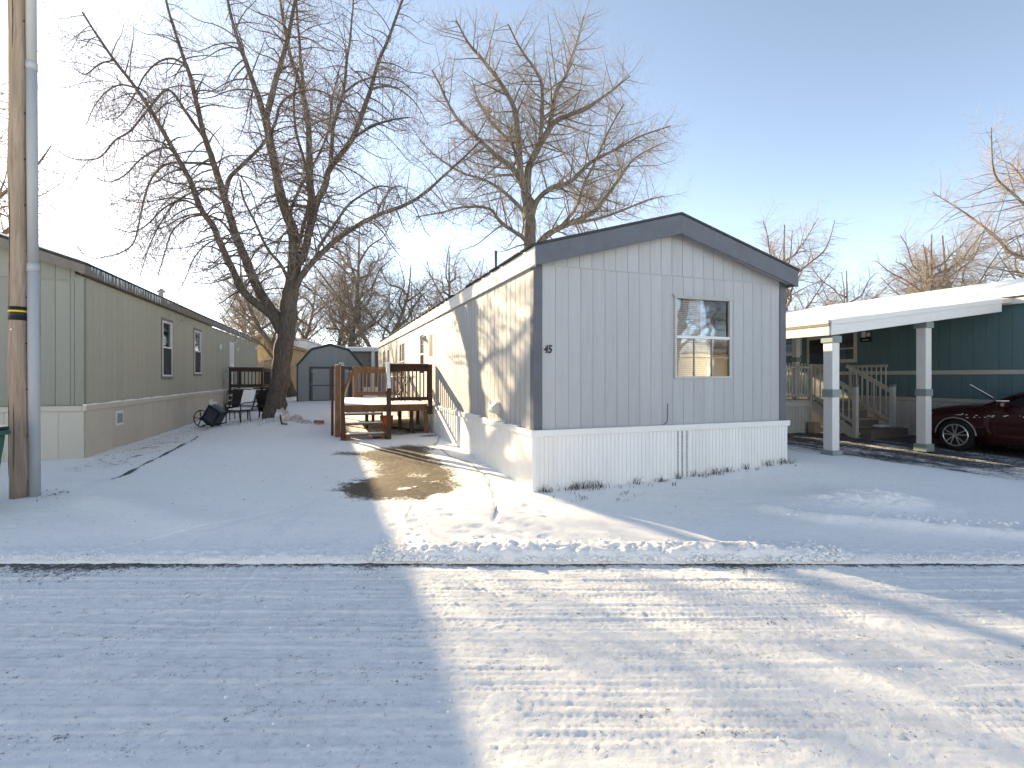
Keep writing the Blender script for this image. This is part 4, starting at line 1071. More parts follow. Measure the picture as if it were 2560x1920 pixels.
rp_ = empty('entry_porch', (*to_world(RIGHT_O, RIGHT_A, 4.0, 3.55), 0), RIGHT_A, 'weathered white porch with railings and steps under the carport', 'porch')
def ebox(x0, x1, y0, y1, z0, z1, nm, m='porch_white', bev=.004, parent=None): return MB().box(x0 - 4, x1 - 4, y0 - 3.55, y1 - 3.55, z0, z1).build(nm, M[m], parent or rp_, bevel=bev)
for i in range(14): ebox(2.4, 5.85, 3.55 + i * .145, 3.69 + i * .145, 1.0, 1.03, 'deck_board')
x = 2.4
while x < 3.8: ebox(x + .003, x + .115, 3.55, 3.57, 0, .86, 'skirt_board'); x += .12
ebox(2.4, 3.83, 3.52, 3.549, .86, 1.0, 'rim_board'); ebox(2.40, 3.8, 3.571, 3.6, 0, 1.0, 'skirt_backing', 'wood_dark')
ebox(3.77, 3.85, 3.50, 3.60, .05, 2.05, 'rail_post'); ebox(2.36, 2.44, 3.5, 3.6, .05, 2.05, 'rail_post')
def bent_picket(x, y, z0, z1, parent=None):
    MB().tube([(x - 4 + .035, y - 3.55, z0), (x - 4, y - 3.55, z0 + .05), (x - 4, y - 3.55, z1 - .07), (x - 4 + .012, y - 3.55, z1 - .02), (x - 4 + .04, y - 3.55, z1)], .021, 6).build('picket', M['porch_white'], rp_, smooth=True)
for i in range(11): bent_picket(2.5 + i * .118, 3.525, 1.13, 2.06)
ebox(2.44, 3.77, 3.53, 3.56, 1.12, 1.19, 'lower_rail'); ebox(2.44, 3.77, 3.53, 3.56, 1.93, 1.99, 'upper_rail')
# rail along the house side of the stair head
for i in range(9): MB().tube([(5.45 - 4, 2.55 + i * .13 - 3.55, .62 + .0 * i), (5.45 - 4, 2.55 + i * .13 - 3.55, 2.02)], .018, 6).build('picket', M['porch_white'], rp_)
ebox(5.43, 5.47, 2.5, 3.7, 1.96, 2.03, 'upper_rail'); ebox(5.43, 5.47, 2.5, 3.7, .98, 1.04, 'lower_rail')
# stair
zg = .08
for (x, y, z1) in ((3.84, 2.26, 1.42), (5.28, 2.26, 1.42)):
    p = ebox(x - .055, x + .055, y - .055, y + .055, zg - .1, z1, 'newel_post'); ebox(x - .065, x + .065, y - .065, y + .065, z1 + .001, z1 + .06, 'newel_cap', 'teal_trim', .012)
    MB().bar((x - 4, 2.30 - 3.55, 1.30), (x - 4, 3.55 - 3.55, 2.02), .05, .11).build('handrail', M['porch_white'], rp_, bevel=.004)
    MB().bar((x - 4, 2.30 - 3.55, .48), (x - 4, 3.55 - 3.55, 1.18), .04, .08).build('lower_handrail', M['porch_white'], rp_, bevel=.004)
    for i in range(7):
        y_ = 2.42 + i * .165; z_ = .50 + (y_ - 2.30) * .565
        MB().tube([(x - 4 - .02, y_ - 3.55, z_), (x - 4 - .02, y_ - 3.55, z_ + .80)], .02, 6).build('picket', M['porch_white'], rp_)
    MB().bar((x - 4, 2.20 - 3.55, .12), (x - 4, 3.55 - 3.55, .92), .04, .24).build('stringer', M['porch_white'], rp_)
for k in range(4):
    y_ = 2.25 + k * .32; zt = zg + .24 * (k + 1)
    ebox(3.88, 5.24, y_, y_ + .32, zt - .045, zt, 'tread', 'wood_pale' if k else 'brown_trim'); ebox(3.9, 5.22, y_ + .02, y_ + .04, zt - .24, zt - .046, 'riser', 'brown_trim')
ebox(3.95, 5.35, 1.92, 2.24, zg - .05, zg + .25, 'bottom_step', 'brown_trim')
ebox(4.9, 5.25, 2.30, 2.55, zg + .241, zg + .30, 'tread_snow', 'snow', .02)
bx_ = to_world(RIGHT_O, RIGHT_A, 3.72, 3.35)
o = MB().box(-.12, .12, -.1, .1, 0, .30).build('cardboard_box', M['wood_pale'], None, bevel=.006, loc=(*bx_, gz(*bx_) - .01), rot=(0, 0, .4)); tag(o, 'small brown box tucked under the white entry stair', 'box')

# ------------------------------------------------------------------ shed and the homes behind
sx, sy = -10.38, 24.4; sz = gz(-8.9, 24.4)
shed = empty('garden_shed', (sx, sy, sz - .02), R(20.4), 'blue-grey barn-roofed garden shed with dark double doors', 'shed')
SWd, SL = 3.06, 4.2
prof = [(0, 1.76), (.66, 2.57), (1.53, 2.80), (2.40, 2.57), (3.06, 1.76)]
def shed_top(x):
    for (a, b), (c, d) in zip(prof[:-1], prof[1:]):
        if a <= x <= c: return b + (d - b) * (x - a) / (c - a)
    return 1.76
MB().prism([(.02, 0), (3.04, 0), (3.04, 1.74)] + [(x, z - .03) for x, z in prof[::-1][1:-1]] + [(.02, 1.74)], 'y', 0, .06).build('front_wall', M['shed'], shed)
MB().box(0.02, .07, .06, SL, 0, 1.76).build('side_wall', M['shed'], shed); MB().box(2.99, 3.04, .06, SL, 0, 1.76).build('side_wall', M['shed'], shed)
MB().prism([(.02, 0), (3.04, 0), (3.04, 1.74)] + [(x, z - .03) for x, z in prof[::-1][1:-1]] + [(.02, 1.74)], 'y', SL - .06, SL).build('rear_wall', M['shed'], shed)
x = .06
while x < 3.0:
    e = min(x + .2, 3.0)
    for a, b in ((.02, 1.80), (1.815, None)):
        if a < 1 and (.56 < (x + e) / 2 < 2.54):
            a = 1.70
        zl, zr_ = (b, b) if b else (shed_top(x) - .06, shed_top(e) - .06)
        zl = min(zl, shed_top(x) - .06); zr_ = min(zr_, shed_top(e) - .06)
        if zl > a + .03 or zr_ > a + .03:
            MB().prism([(x + .004, a), (e - .004, a), (e - .004, max(zr_, a + .005)), (x + .004, max(zl, a + .005))], 'y', -.012, 0).build('siding_board', M['shed'], shed)
    x = e
for (a, b), (c, d) in zip(prof[:-1], prof[1:]):
    MB().bar((a, -.02, b - .04), (c, -.02, d - .04), .04, .10).build('roof_trim', M['shed_trim'], shed)
    MB().bar((a, SL / 2, b + .01), (c, SL / 2, d + .01), SL + .15, .04).build('roof_panel', M['shingle'], shed)
    if b + d > 4.6: MB().bar((a, SL / 2, b + .045), (c, SL / 2, d + .045), SL + .1, .025).build('roof_snow', M['snow'], shed)
for x in (.0, 3.0): MB().box(x, x + .07, -.03, .0, 0, 1.74).build('corner_trim', M['shed_trim'], shed)
MB().box(.56, .68, -.03, -.013, 0, 1.70).box(2.42, 2.54, -.03, -.013, 0, 1.70).box(.68, 2.42, -.0295, -.013, 1.60, 1.70).build('door_frame', M['shed_trim'], shed)
for x0, x1 in ((.69, 1.53), (1.57, 2.41)):
    d = MB().box(x0, x1, -.02, -.004, .03, 1.59).build('door', M['shed'], shed)
    MB().box(x0, x0 + .03, -.03, -.021, .03, 1.59).box(x1 - .03, x1, -.03, -.021, .03, 1.59).box(x0 + .03, x1 - .03, -.0295, -.021, .76, .81).box(x0 + .03, x1 - .03, -.0295, -.021, .03, .07).build('door_rail', M['shed_trim'], d)
    hx = x0 if x0 < 1 else x1
    s_ = 1 if x0 < 1 else -1
    MB().box(min(hx - s_ * .05, hx + s_ * .14), max(hx - s_ * .05, hx + s_ * .14), -.036, -.0305, .83, .87).build('hinge', M['pipe'], d)
    MB().box(min(hx - s_ * .05, hx + s_ * .14), max(hx - s_ * .05, hx + s_ * .14), -.036, -.0305, 1.45, 1.49).build('hinge', M['pipe'], d)
MB().box(1.535, 1.565, -.028, -.013, .02, 1.6).build('door_stop', M['shed_trim'], shed)

tz = .5
bh = empty('mobile_home', (-9.9, 31.0, tz), R(6), 'taupe mobile home with a white porch beam behind the shed', 'mobile home')
MB().box(0, 3.4, .6, 6, .55, 2.75).build('wall', M['taupe'], bh)
for i in range(16): MB().box(.01 + i * .21, .205 + i * .21, .585, .6, .58, 2.7).build('siding_board', M['taupe'], bh)
for i in range(11): MB().box(.01 + i * .31, .31 + i * .31, .56, .58, -.1, .55).build('skirt_panel', M['white_vinyl'], bh)
MB().box(-.2, 3.6, -.1, 6.2, 2.76, 2.95).build('roof', M['white_trim'], bh); MB().box(-.18, 3.58, -.08, 6.1, 2.951, 3.03).build('roof_snow', M['snow'], bh)
MB().box(1.27, 1.45, -.05, .1, -.1, 2.755).build('porch_post', M['white_trim'], bh)
MB().box(1.5, 3.3, .57, .584, 1.0, 2.5).build('screen_panel', material('dark_screen', (.10, .10, .10), .6, var=.2), bh)

yh = empty('yellow_house', (-20.4, 36.0, .4), R(-4), 'yellow-tan house with snowy roof far behind the big tree', 'house')
MB().box(0, 5.6, 0, 6, 0, 3.1).build('wall', M['yellow'], yh)
for i in range(19): MB().box(0, 5.6, -.02 - .001, 0, .1 + i * .16, .25 + i * .16).build('siding_board', M['yellow'], yh)
MB().prism([(-.3, 3.1), (5.9, 3.1), (2.8, 4.05)], 'y', 0, 6).build('gable', M['yellow'], yh)
MB().prism([(-.5, 3.05), (2.8, 4.1), (6.1, 3.05), (6.1, 3.2), (2.8, 4.25), (-.5, 3.2)], 'y', -.4, 6.4).build('roof', M['wood_pale'], yh)
MB().prism([(-.5, 3.21), (2.8, 4.26), (6.1, 3.21), (6.1, 3.31), (2.8, 4.40), (-.5, 3.31)], 'y', -.38, 6.4).build('roof_snow', M['snow'], yh)
MB().box(1.2, 2.1, -.035, -.022, 1.0, 2.3).build('window', M['white_sash'], yh)

# ------------------------------------------------------------------ utility pole and bin at the left edge
pz = gz(-6.63, 6.82) - .05
pole = empty('utility_pole', (-6.63, 6.82, pz), 0, 'tall weathered wooden utility pole with a grey conduit, left edge', 'utility pole')
n_ = 26; hgt = 9.6; mb = MB()
pts = [(-.055 * (i / n_) + .01 * math.sin(i * .9), 0, hgt * i / n_) for i in range(n_ + 1)]
mb.tube(pts, [.106 - .024 * i / n_ + .004 * math.sin(i * 1.7) for i in range(n_ + 1)], 20)
mb.build('pole_shaft', M['pole_wood'], pole, smooth=True)
for i in range(7):                                                        # long drying cracks
    a = random.uniform(3.4, 5.6); z0 = random.uniform(.2, 6); ln_ = random.uniform(.7, 2.4)
    MB().tube([(math.cos(a + .05 * math.sin(t * 3)) * (.1055 - .024 * (z0 + t * ln_) / hgt) - .055 * (z0 + t * ln_) / hgt, math.sin(a + .05 * math.sin(t * 3)) * (.1055 - .024 * (z0 + t * ln_) / hgt), z0 + t * ln_) for t in np.linspace(0, 1, 9)], [.001, .004, .006, .006, .005, .006, .005, .004, .001], 4).build('crack', M['debris'], pole)
def pole_x(z): return -.055 * z / hgt
mb = MB(); mb.tube([(pole_x(2.35), 0, 2.42), (pole_x(2.35), 0, 2.60)], .1055, 20); 
band = mb.build('tag_band', M['black'], pole, smooth=True)
MB().tube([(pole_x(2.5), 0, 2.527), (pole_x(2.5), 0, 2.552)], .1065, 20).build('yellow_stripe', M['tag_yellow'], band, smooth=True)
MB().box(-.02, .0, -.115, -.099, 2.28, 2.30).build('nail_tag', M['white_sash'], pole)
cd = MB()
cz = [-.05, 2.98, 3.0, 6.0, 6.02, 9.0]
cx = lambda z: .155 - .07 * z / hgt
cond = MB().tube([(cx(0), .05, -.05), (cx(3.18), .05, 3.18)], .064, 16).build('conduit', M['conduit'], pole, smooth=True)
MB().tube([(cx(3.1), .05, 3.10), (cx(5.9), .05, 5.9)], .060, 16).build('conduit', M['conduit'], pole, smooth=True)
MB().tube([(cx(5.85), .05, 5.85), (cx(9.2), .05, 9.2)], .057, 16).build('conduit', M['conduit'], pole, smooth=True)
MB().tube([(cx(3.1), .05, 3.08), (cx(3.1), .05, 3.20)], .068, 16).build('coupling', M['conduit'], pole, smooth=True)
MB().tube([(cx(5.85), .05, 5.82), (cx(5.85), .05, 5.93)], .064, 16).build('coupling', M['conduit'], pole, smooth=True)
for i in range(13):
    z = .25 + i * .62
    MB().tube([(cx(z) - .045, .002, z), (cx(z) - .05, -.008, z)], .011, 6).build('bolt', M['black'], pole)
bz = gz(-6.17, 5.98)
wb = empty('wheeled_bin', (-6.60, 6.03, bz - .03), R(96), 'dark green wheeled rubbish bin cut by the left edge', 'rubbish bin')
vs = [(-.22, -.22, .05), (.22, -.22, .05), (.22, .24, .05), (-.22, .24, .05), (-.29, -.30, .93), (.29, -.30, .93), (.29, .32, .93), (-.29, .32, .93)]
MB().add(vs, [(0, 3, 2, 1), (0, 1, 5, 4), (1, 2, 6, 5), (2, 3, 7, 6), (3, 0, 4, 7), (4, 5, 6, 7)]).build('bin_body', M['bin_green'], wb, bevel=.02)
MB().box(-.32, .32, -.33, .35, .925, .985).build('bin_rim', M['bin_green'], wb, bevel=.012)
MB().box(-.31, .31, -.32, .34, .986, 1.025).build('bin_lid', M['black'], wb, bevel=.012)
MB().box(-.29, .29, -.30, .30, 1.026, 1.045).build('lid_snow', M['snow'], wb, bevel=.008)
for x in (-.24, .24): MB().tube([(x - .03, .26, .11), (x + .03, .26, .11)], .11, 14).build('wheel', M['tyre'], wb)

# ------------------------------------------------------------------ garden furniture round the big tree
def sling_chair(loc, rz, label, back_mat, snow=True, lean=.0):
    ch = empty('garden_chair', loc, rz, label, 'garden chair', 'garden furniture by the big tree')
    for s in (-1, 1):
        x = s * .27
        MB().tube([(x, -.28, 0), (x, -.27, .40)], .016, 6).build('leg', M['black'], ch)
        MB().tube([(x * .72, .22, 0), (x * .72, .16, .40)], .016, 6).build('leg', M['black'], ch)
        MB().tube([(x, -.28, .40), (x + s * .02, -.30, .58), (x + s * .02, -.15, .63), (x + s * .01, .16, .62), (x, .24, .66)], .018, 6).build('armrest', M['black'], ch, smooth=True)
        MB().tube([(x, -.26, .40), (x, .18, .38), (x, .30, .62), (x, .42, 1.0)], .017, 6).build('side_rail', M['black'], ch, smooth=True)
    MB().tube([(-.27, -.27, .38), (.27, -.27, .38)], .016, 6).build('front_bar', M['black'], ch)
    MB().tube([(-.27, .42, 1.0), (.27, .42, 1.0)], .016, 6).build('top_bar', M['black'], ch)
    vs = []; fs = []; prof_ = [(-.27, .40), (-.1, .375), (.08, .365), (.18, .39), (.25, .50), (.31, .66), (.37, .84), (.42, .99)]
    for y, z in prof_:
        for i in range(7): vs.append((-.26 + .52 * i / 6, y, z - .012 * math.sin(math.pi * i / 6)))
    for j in range(len(prof_) - 1):
        for i in range(6): k = j * 7 + i; fs.append((k, k + 1, k + 8, k + 7))
    MB().add(vs, fs).build('sling_seat', back_mat, ch, smooth=True)
    if snow:
        MB().prism([(-.26, .405), (.18, .395), (.24, .47), (.16, .47), (-.22, .445)], 'x', -.24, .24).build('seat_snow', M['snow'], ch, bevel=.02)
        MB().prism([(.26, .54), (.31, .68), (.42, 1.0), (.40, 1.03), (.29, .72)], 'x', -.23, .23).build('back_snow', M['snow'], ch, bevel=.01)
    return ch
def at_ground(x, y, dz=0.): return (x, y, gz(x, y) + dz)
sling_chair(at_ground(-8.56, 15.95, .0), R(-14), 'black garden chair with snow heaped on seat and back', M['mesh_frost'])
sling_chair(at_ground(-9.15, 17.05, .05), R(20), 'dark mesh-backed garden chair half hidden behind the snowy chair', M['wicker'], False)
wc = empty('wicker_chair', at_ground(-8.05, 16.75), R(-25), 'dark brown wicker armchair against the big tree trunk', 'garden chair', 'garden furniture by the big tree')
vs = []; fs = []; nn = 13
for j, (r, z) in enumerate(((.34, .18), (.37, .45), (.41, .70), (.44, .97))):
    for i in range(nn): a = R(-20) + R(220) * i / (nn - 1); vs.append((r * math.cos(a), r * math.sin(a) * .9, z - (.28 if z > .9 else .1 if z > .6 else 0) * (abs(i - 6) / 6) ** 3)); 
for j in range(3):
    for i in range(nn - 1): k = j * nn + i; fs.append((k, k + 1, k + nn + 1, k + nn))
nb = len(vs); vs += [(x * 1.08, y * 1.08, z) for x, y, z in vs]; fs += [tuple(i + nb for i in f[::-1]) for f in fs]
MB().add(vs, fs).build('curved_back', M['wicker'], wc, smooth=True)
MB().tube([(0, 0, .36), (0, 0, .43)], .36, 20).build('seat', M['wicker'], wc)
for a in (45, 135, 225, 315): MB().tube([(.28 * math.cos(R(a)), .28 * math.sin(R(a)), 0), (.26 * math.cos(R(a)), .26 * math.sin(R(a)), .38)], .025, 6).build('leg', M['wicker'], wc)
MB().ring((0, .0, .97), .45, .022, 'z', 26, 6).build('top_roll', M['wicker'], wc, smooth=True)
gc = empty('overturned_cart', at_ground(-9.62, 15.75), R(-8), 'black barbecue cart tipped on its side with one big spoked wheel', 'cart', 'garden furniture by the big tree')
wl = MB().ring((-.05, 0, .27), .255, .016, 'y', 26, 6).build('wheel', M['black'], gc, smooth=True)
for i in range(5):
    a = 2 * math.pi * i / 5 + .5
    MB().bar((-.05, 0, .27), (-.05 + .25 * math.cos(a), 0, .27 + .25 * math.sin(a)), .018, .03, (0, 1, 0)).build('spoke', M['black'], wl)
MB().tube([(-.05, -.05, .27), (-.05, .05, .27)], .035, 10).build('hub', M['black'], wl)
bm_ = MB().box(-.21, .21, -.16, .2, -.26, .26)
bd = bm_.build('cart_body', material('dark_blue_gray_metal', (.045, .055, .075), .5, var=.3), gc, bevel=.012, loc=(.34, .08, .36), rot=(0, R(32), 0))
MB().box(-.235, .235, -.175, -.161, .20, .275).box(-.235, .235, -.175, -.161, -.275, -.20).box(-.235, -.17, -.174, -.161, -.2, .2).box(.17, .235, -.174, -.161, -.2, .2).build('body_frame', M['black'], bd)
MB().tube([(-.2, .0, .30), (.15, 0, .30)], .016, 6).build('handle', M['pipe'], bd)
MB().tube([(-.10, .1, .05), (.55, .02, .10), (.80, -.02, .16)], .018, 6).build('axle_bar', M['black'], gc)
MB().box(.26, .42, -.05, .1, .74, .77).build('cart_snow', M['snow'], gc, bevel=.01)

def rock(name, loc, r, seed, label, mat=None, cat='rock', sub=3, group=None, squash=(1, 1, 1)):
    bm2 = bmesh.new(); bmesh.ops.create_icosphere(bm2, subdivisions=sub, radius=1)
    rr = random.Random(seed)
    offs = [Vector((rr.uniform(-1, 1), rr.uniform(-1, 1), rr.uniform(-1, 1))).normalized() for _ in range(9)]
    for v in bm2.verts:
        d = 1.0
        for o in offs: d -= .42 * max(0, v.co.dot(o) - .55)
        v.co = Vector((v.co.x * squash[0], v.co.y * squash[1], v.co.z * squash[2])) * r * d * (1 + .12 * math.sin(v.co.x * 7 + seed) * math.sin(v.co.y * 6 + seed) + .06 * math.sin(v.co.z * 15 + v.co.x * 11))
    me = bpy.data.meshes.new(name); bm2.to_mesh(me); bm2.free(); me.materials.append(mat or M['rock'])
    me.polygons.foreach_set('use_smooth', [True] * len(me.polygons))
    return tag(link(name, me, None, loc), label, cat, group)
rock('garden_stone', at_ground(-6.98, 15.35, -.02), .30, 1, 'tall frosted stone leaning beside the big tree root', squash=(.75, .8, 1.35), group='stones by the tree foot')
rock('garden_stone', at_ground(-6.62, 15.5, -.06), .28, 2, 'snow-capped round stone second from the big tree', squash=(1, .9, .9), group='stones by the tree foot')
rock('garden_stone', at_ground(-6.25, 15.2, -.05), .26, 3, 'low snowy stone between the round stone and the brick', squash=(1.4, 1, .6), group='stones by the tree foot')
bp2 = at_ground(-5.72, 15.0, .02)
o = MB().box(-.14, .14, -.06, .06, 0, .09).build('loose_brick', M['brick'], None, bevel=.008, loc=bp2, rot=(0, .05, .15)); tag(o, 'single red brick lying in the snow near the deck', 'brick')
o = MB().tube([(-.03, 0, .28), (0, -.03, .12), (.05, -.05, .02), (.2, -.06, .015)], [.022, .026, .03, .018], 6).build('boot_scraper', M['black'], None, loc=at_ground(-6.72, 14.75), smooth=True); tag(o, 'small bent black iron piece in the snow before the stones', 'iron piece')

# plastic edging and cord lying in the snow
ep = [(x, y, gz(x, y) + .02 + .012 * math.sin(i * 2.1)) for i, (x, y) in enumerate(EDGING)]
dense = []
for (a, b) in zip(ep[:-1], ep[1:]):
    for t in np.linspace(0, 1, 6)[:-1]: dense.append(tuple(a[k] + (b[k] - a[k]) * t for k in range(3)))
dense.append(ep[-1])
mb = MB(); vs = []; fs = []
for i, (x, y, z) in enumerate(dense):
    h_ = .028 * math.sin(math.pi * i / (len(dense) - 1)) ** .5 + .012 * math.sin(i * 1.3)
    vs += [(x - .012, y, z - .08), (x + .02, y + .01, z - .08), (x + .05, y + .02, z + h_), (x + .005, y + .005, z + h_)]
    if i: 
        k = (i - 1) * 4
        for j in range(4): fs.append((k + j, k + 4 + j, k + 4 + (j + 1) % 4, k + (j + 1) % 4))
mb.add(vs, fs)
tag(mb.build('lawn_edging', M['edging'], None), 'dark plastic lawn edging curving through the snow', 'edging')
cdense = []
for (a, b) in zip(CORD[:-1], CORD[1:]):
    for t in np.linspace(0, 1, 7)[:-1]:
        x, y = a[0] + (b[0] - a[0]) * t, a[1] + (b[1] - a[1]) * t
        x += .03 * math.sin(y * 5); y += .02 * math.sin(x * 9 + 1) + .012 * math.sin(x * 23); cdense.append((x, y, gz(x, y) - .004 + .006 * math.sin(x * 14 + y * 9)))
tag(MB().tube(cdense, .0045, 5).build('cord', M['black_cord'], None, smooth=True), 'thin black cord half sunk in the snow beside the grey skirting', 'cord')

# ------------------------------------------------------------------ dark red car under the carport
cz_ = gz(*to_world(RIGHT_O, RIGHT_A, 4.3, 0)) - .025
car = empty('parked_car', (*to_world(RIGHT_O, RIGHT_A, 4.77, -1.30), cz_), RIGHT_A, 'dark red car parked nose-in beside the teal home, right edge', 'car')
# stations: y, half width, bottom, shoulder height, hood/deck height, hood half width
ST = [(2.30, .50, .34, .55, .62, .40), (2.24, .70, .24, .66, .76, .52), (2.08, .82, .20, .74, .87, .60), (1.80, .885, .19, .80, .95, .66), (1.40, .905, .19, .86, 1.01, .70), (1.0, .91, .19, .91, 1.045, .72),
      (.62, .912, .19, .945, 1.065, .74), (.2, .915, .19, .96, 1.0, .76), (-.6, .915, .19, .98, 1.0, .76), (-1.4, .91, .19, 1.01, 1.05, .74), (-1.9, .88, .21, 1.03, 1.12, .70), (-2.3, .78, .30, 1.0, 1.08, .60), (-2.38, .6, .40, .9, .98, .5)]
vs = []; fs = []
for y, w, zb_, zs, zt, wt in ST:
    half = [(0, zb_), (w * .80, zb_), (w * .95, zb_ + .05), (w * .985, zb_ + .16), (w, (zb_ + zs) / 2 + .05), (w * .985, zs - .10), (w * .95, zs), (wt + (w * .95 - wt) * .5, zs + (zt - zs) * .62), (wt * .8, zt - .008), (0, zt)]
    ring = half + [(-x, z) for x, z in half[-2:0:-1]]
    vs += [(x, y, z) for x, z in ring]
nr = len(ring)
for j in range(len(ST) - 1):
    for i in range(nr): k = j * nr; fs.append((k + i, k + (i + 1) % nr, k + nr + (i + 1) % nr, k + nr + i))
fs.append(tuple(range(nr))[::-1]); fs.append(tuple((len(ST) - 1) * nr + i for i in range(nr)))
body = MB().add(vs, fs).build('body', M['car'], car, smooth=True)
cut = MB()
for ya in (1.35, -1.35):
    for s in (-1, 1): cut.tube([(s * .60, ya, .345), (s * 1.2, ya, .345)], .375, 28)
cutter = cut.build('tmp_cutter', M['car_black'], car)
bpy.context.view_layer.update()
bmod = body.modifiers.new('arch', 'BOOLEAN'); bmod.object = cutter; bmod.operation = 'DIFFERENCE'; bmod.solver = 'EXACT'
dg = bpy.context.evaluated_depsgraph_get()
newm = bpy.data.meshes.new_from_object(body.evaluated_get(dg)); body.modifiers.clear(); body.data = newm
bpy.data.objects.remove(cutter)
# cabin
CB = [(.92, .70, .985, 1.00, .66), (.35, .735, .98, 1.30, .60), (-.05, .74, .98, 1.44, .58), (-.6, .74, .98, 1.49, .57), (-1.2, .735, 1.0, 1.46, .56), (-1.75, .70, 1.04, 1.28, .55), (-2.1, .66, 1.06, 1.10, .54)]
vs = []; fs = []
for y, w, z0, z1, wt in CB: vs += [(w, y, z0 - .03), (wt, y, z1 - .03), (wt * .8, y, z1), (-wt * .8, y, z1), (-wt, y, z1 - .03), (-w, y, z0 - .03)]
for j in range(len(CB) - 1):
    for i in range(5): k = j * 6; fs.append((k + i, k + i + 1, k + 7 + i, k + 6 + i))
MB().add(vs, fs).build('windows', M['car_glass'], car, smooth=False)
rfm = MB(); 
vs = []; fs = []
for y, w, z0, z1, wt in CB[1:6]: vs += [(wt + .012, y, z1 - .035), (wt * .8, y, z1 + .012), (-wt * .8, y, z1 + .012), (-wt - .012, y, z1 - .035)]
for j in range(4):
    for i in range(3): k = j * 4; fs.append((k + i, k + i + 1, k + 5 + i, k + 4 + i))
MB().add(vs, fs).build('roof', M['car'], car, smooth=True)
for s in (-1, 1):
    MB().tube([(s * .715, .97, .99), (s * .64, .35, 1.275), (s * .60, -.05, 1.415)], .03, 6).build('windscreen_pillar', M['car'], car, smooth=True)
    MB().bar((s * .745, -.45, .97), (s * .59, -.5, 1.45), .02, .06).build('door_pillar', M['car_black'], car)
    MB().tube([(s * .75, .75, .985), (s * .755, -.5, 1.0), (s * .74, -1.6, 1.05)], .012, 5).build('window_chrome', M['rim'], car, smooth=True)
    m_ = MB().box(-.10, .10, -.07, .07, -.065, .07).build('door_mirror', M['car'], car, bevel=.035, loc=(s * .93, .50, 1.06), rot=(0, 0, s * .2))
    MB().box(-.095, .095, -.06, .06, .068, .085).build('mirror_snow', M['snow'], m_, bevel=.012)
    MB().bar((s * .76, .52, .985), (s * .86, .51, 1.02), .05, .04).build('mirror_arm', M['car_black'], car)
    MB().box(-.012, .012, -.10, .10, -.015, .015).build('door_handle', M['car'], car, bevel=.01, loc=(s * .905, -.62, .88))
    MB().add([(s * .55, 2.262, .60), (s * .76, 2.12, .66), (s * .87, 1.80, .80), (s * .80, 1.92, .86), (s * .60, 2.14, .78)], [(0, 1, 2, 3, 4)]).build('headlight', M['lamp_clear'], car)
    for ya in (1.35, -1.35):
        wq = MB(); wq.tube([(s * .70, ya, .345), (s * .72, ya, .345), (s * .88, ya, .345), (s * .90, ya, .345)], [.31, .342, .342, .31], 32)
        tyre = wq.build('wheel', M['tyre'], car, smooth=False)
        MB().ring((s * .895, ya, .345), .235, .018, 'x', 32, 6).build('rim', M['rim'], tyre, smooth=True)
        MB().tube([(s * .80, ya, .345), (s * .902, ya, .345)], [.05, .045], 12).build('hub_cap', M['rim'], tyre)
        MB().tube([(s * .78, ya, .345), (s * .901, ya, .345)], .215, 28, True).build('wheel_well', M['car_black'], tyre)
        for i in range(5):
            for da in (-.17, .17):
                a = 2 * math.pi * i / 5 + .3
                MB().bar((s * .906, ya + .03 * math.cos(a + da), .345 + .03 * math.sin(a + da)), (s * .904, ya + .23 * math.cos(a + da * 1.3), .345 + .23 * math.sin(a + da * 1.3)), .022, .034, (1, 0, 0)).build('spoke', M['rim'], tyre)
    wa = MB(); wa.tube([(s * .905, 1.35 + .385 * math.cos(t), .345 + .385 * math.sin(t)) for t in np.linspace(.05, math.pi - .05, 18)], .014, 5); wa.build('arch_snow', M['mesh_frost'], car)
MB().box(-.45, .45, 2.285, 2.315, .42, .58).build('grille', M['car_black'], car)
MB().box(-.5, .5, 2.28, 2.33, .24, .38).build('bumper_intake', M['car_black'], car, bevel=.02)
MB().tube([(-.30, .86, 1.04), (-.34, 1.0, 1.18), (-.42, 1.30, 1.42)], .011, 5).build('wiper', M['car_black'], car)
MB().tube([(-.33, .95, 1.18), (-.43, 1.32, 1.46)], .008, 5).build('wiper_snow', M['snow'], car)
tag_s = MB()
rr = random.Random(9)
for i in range(70):
    y = rr.uniform(-1.6, 1.3); z = .80 + rr.gauss(0, .018) + .02 * math.sin(y * 5); tag_s.box(-.912, -.898, y, y + rr.uniform(.008, .05), z, z + rr.uniform(.004, .010))
for i in range(14):
    y = rr.uniform(.1, .8); tag_s.box(-.74, -.70, y, y + .05, .985, 1.0)
tag_s.build('snow_flecks', M['snow'], car)
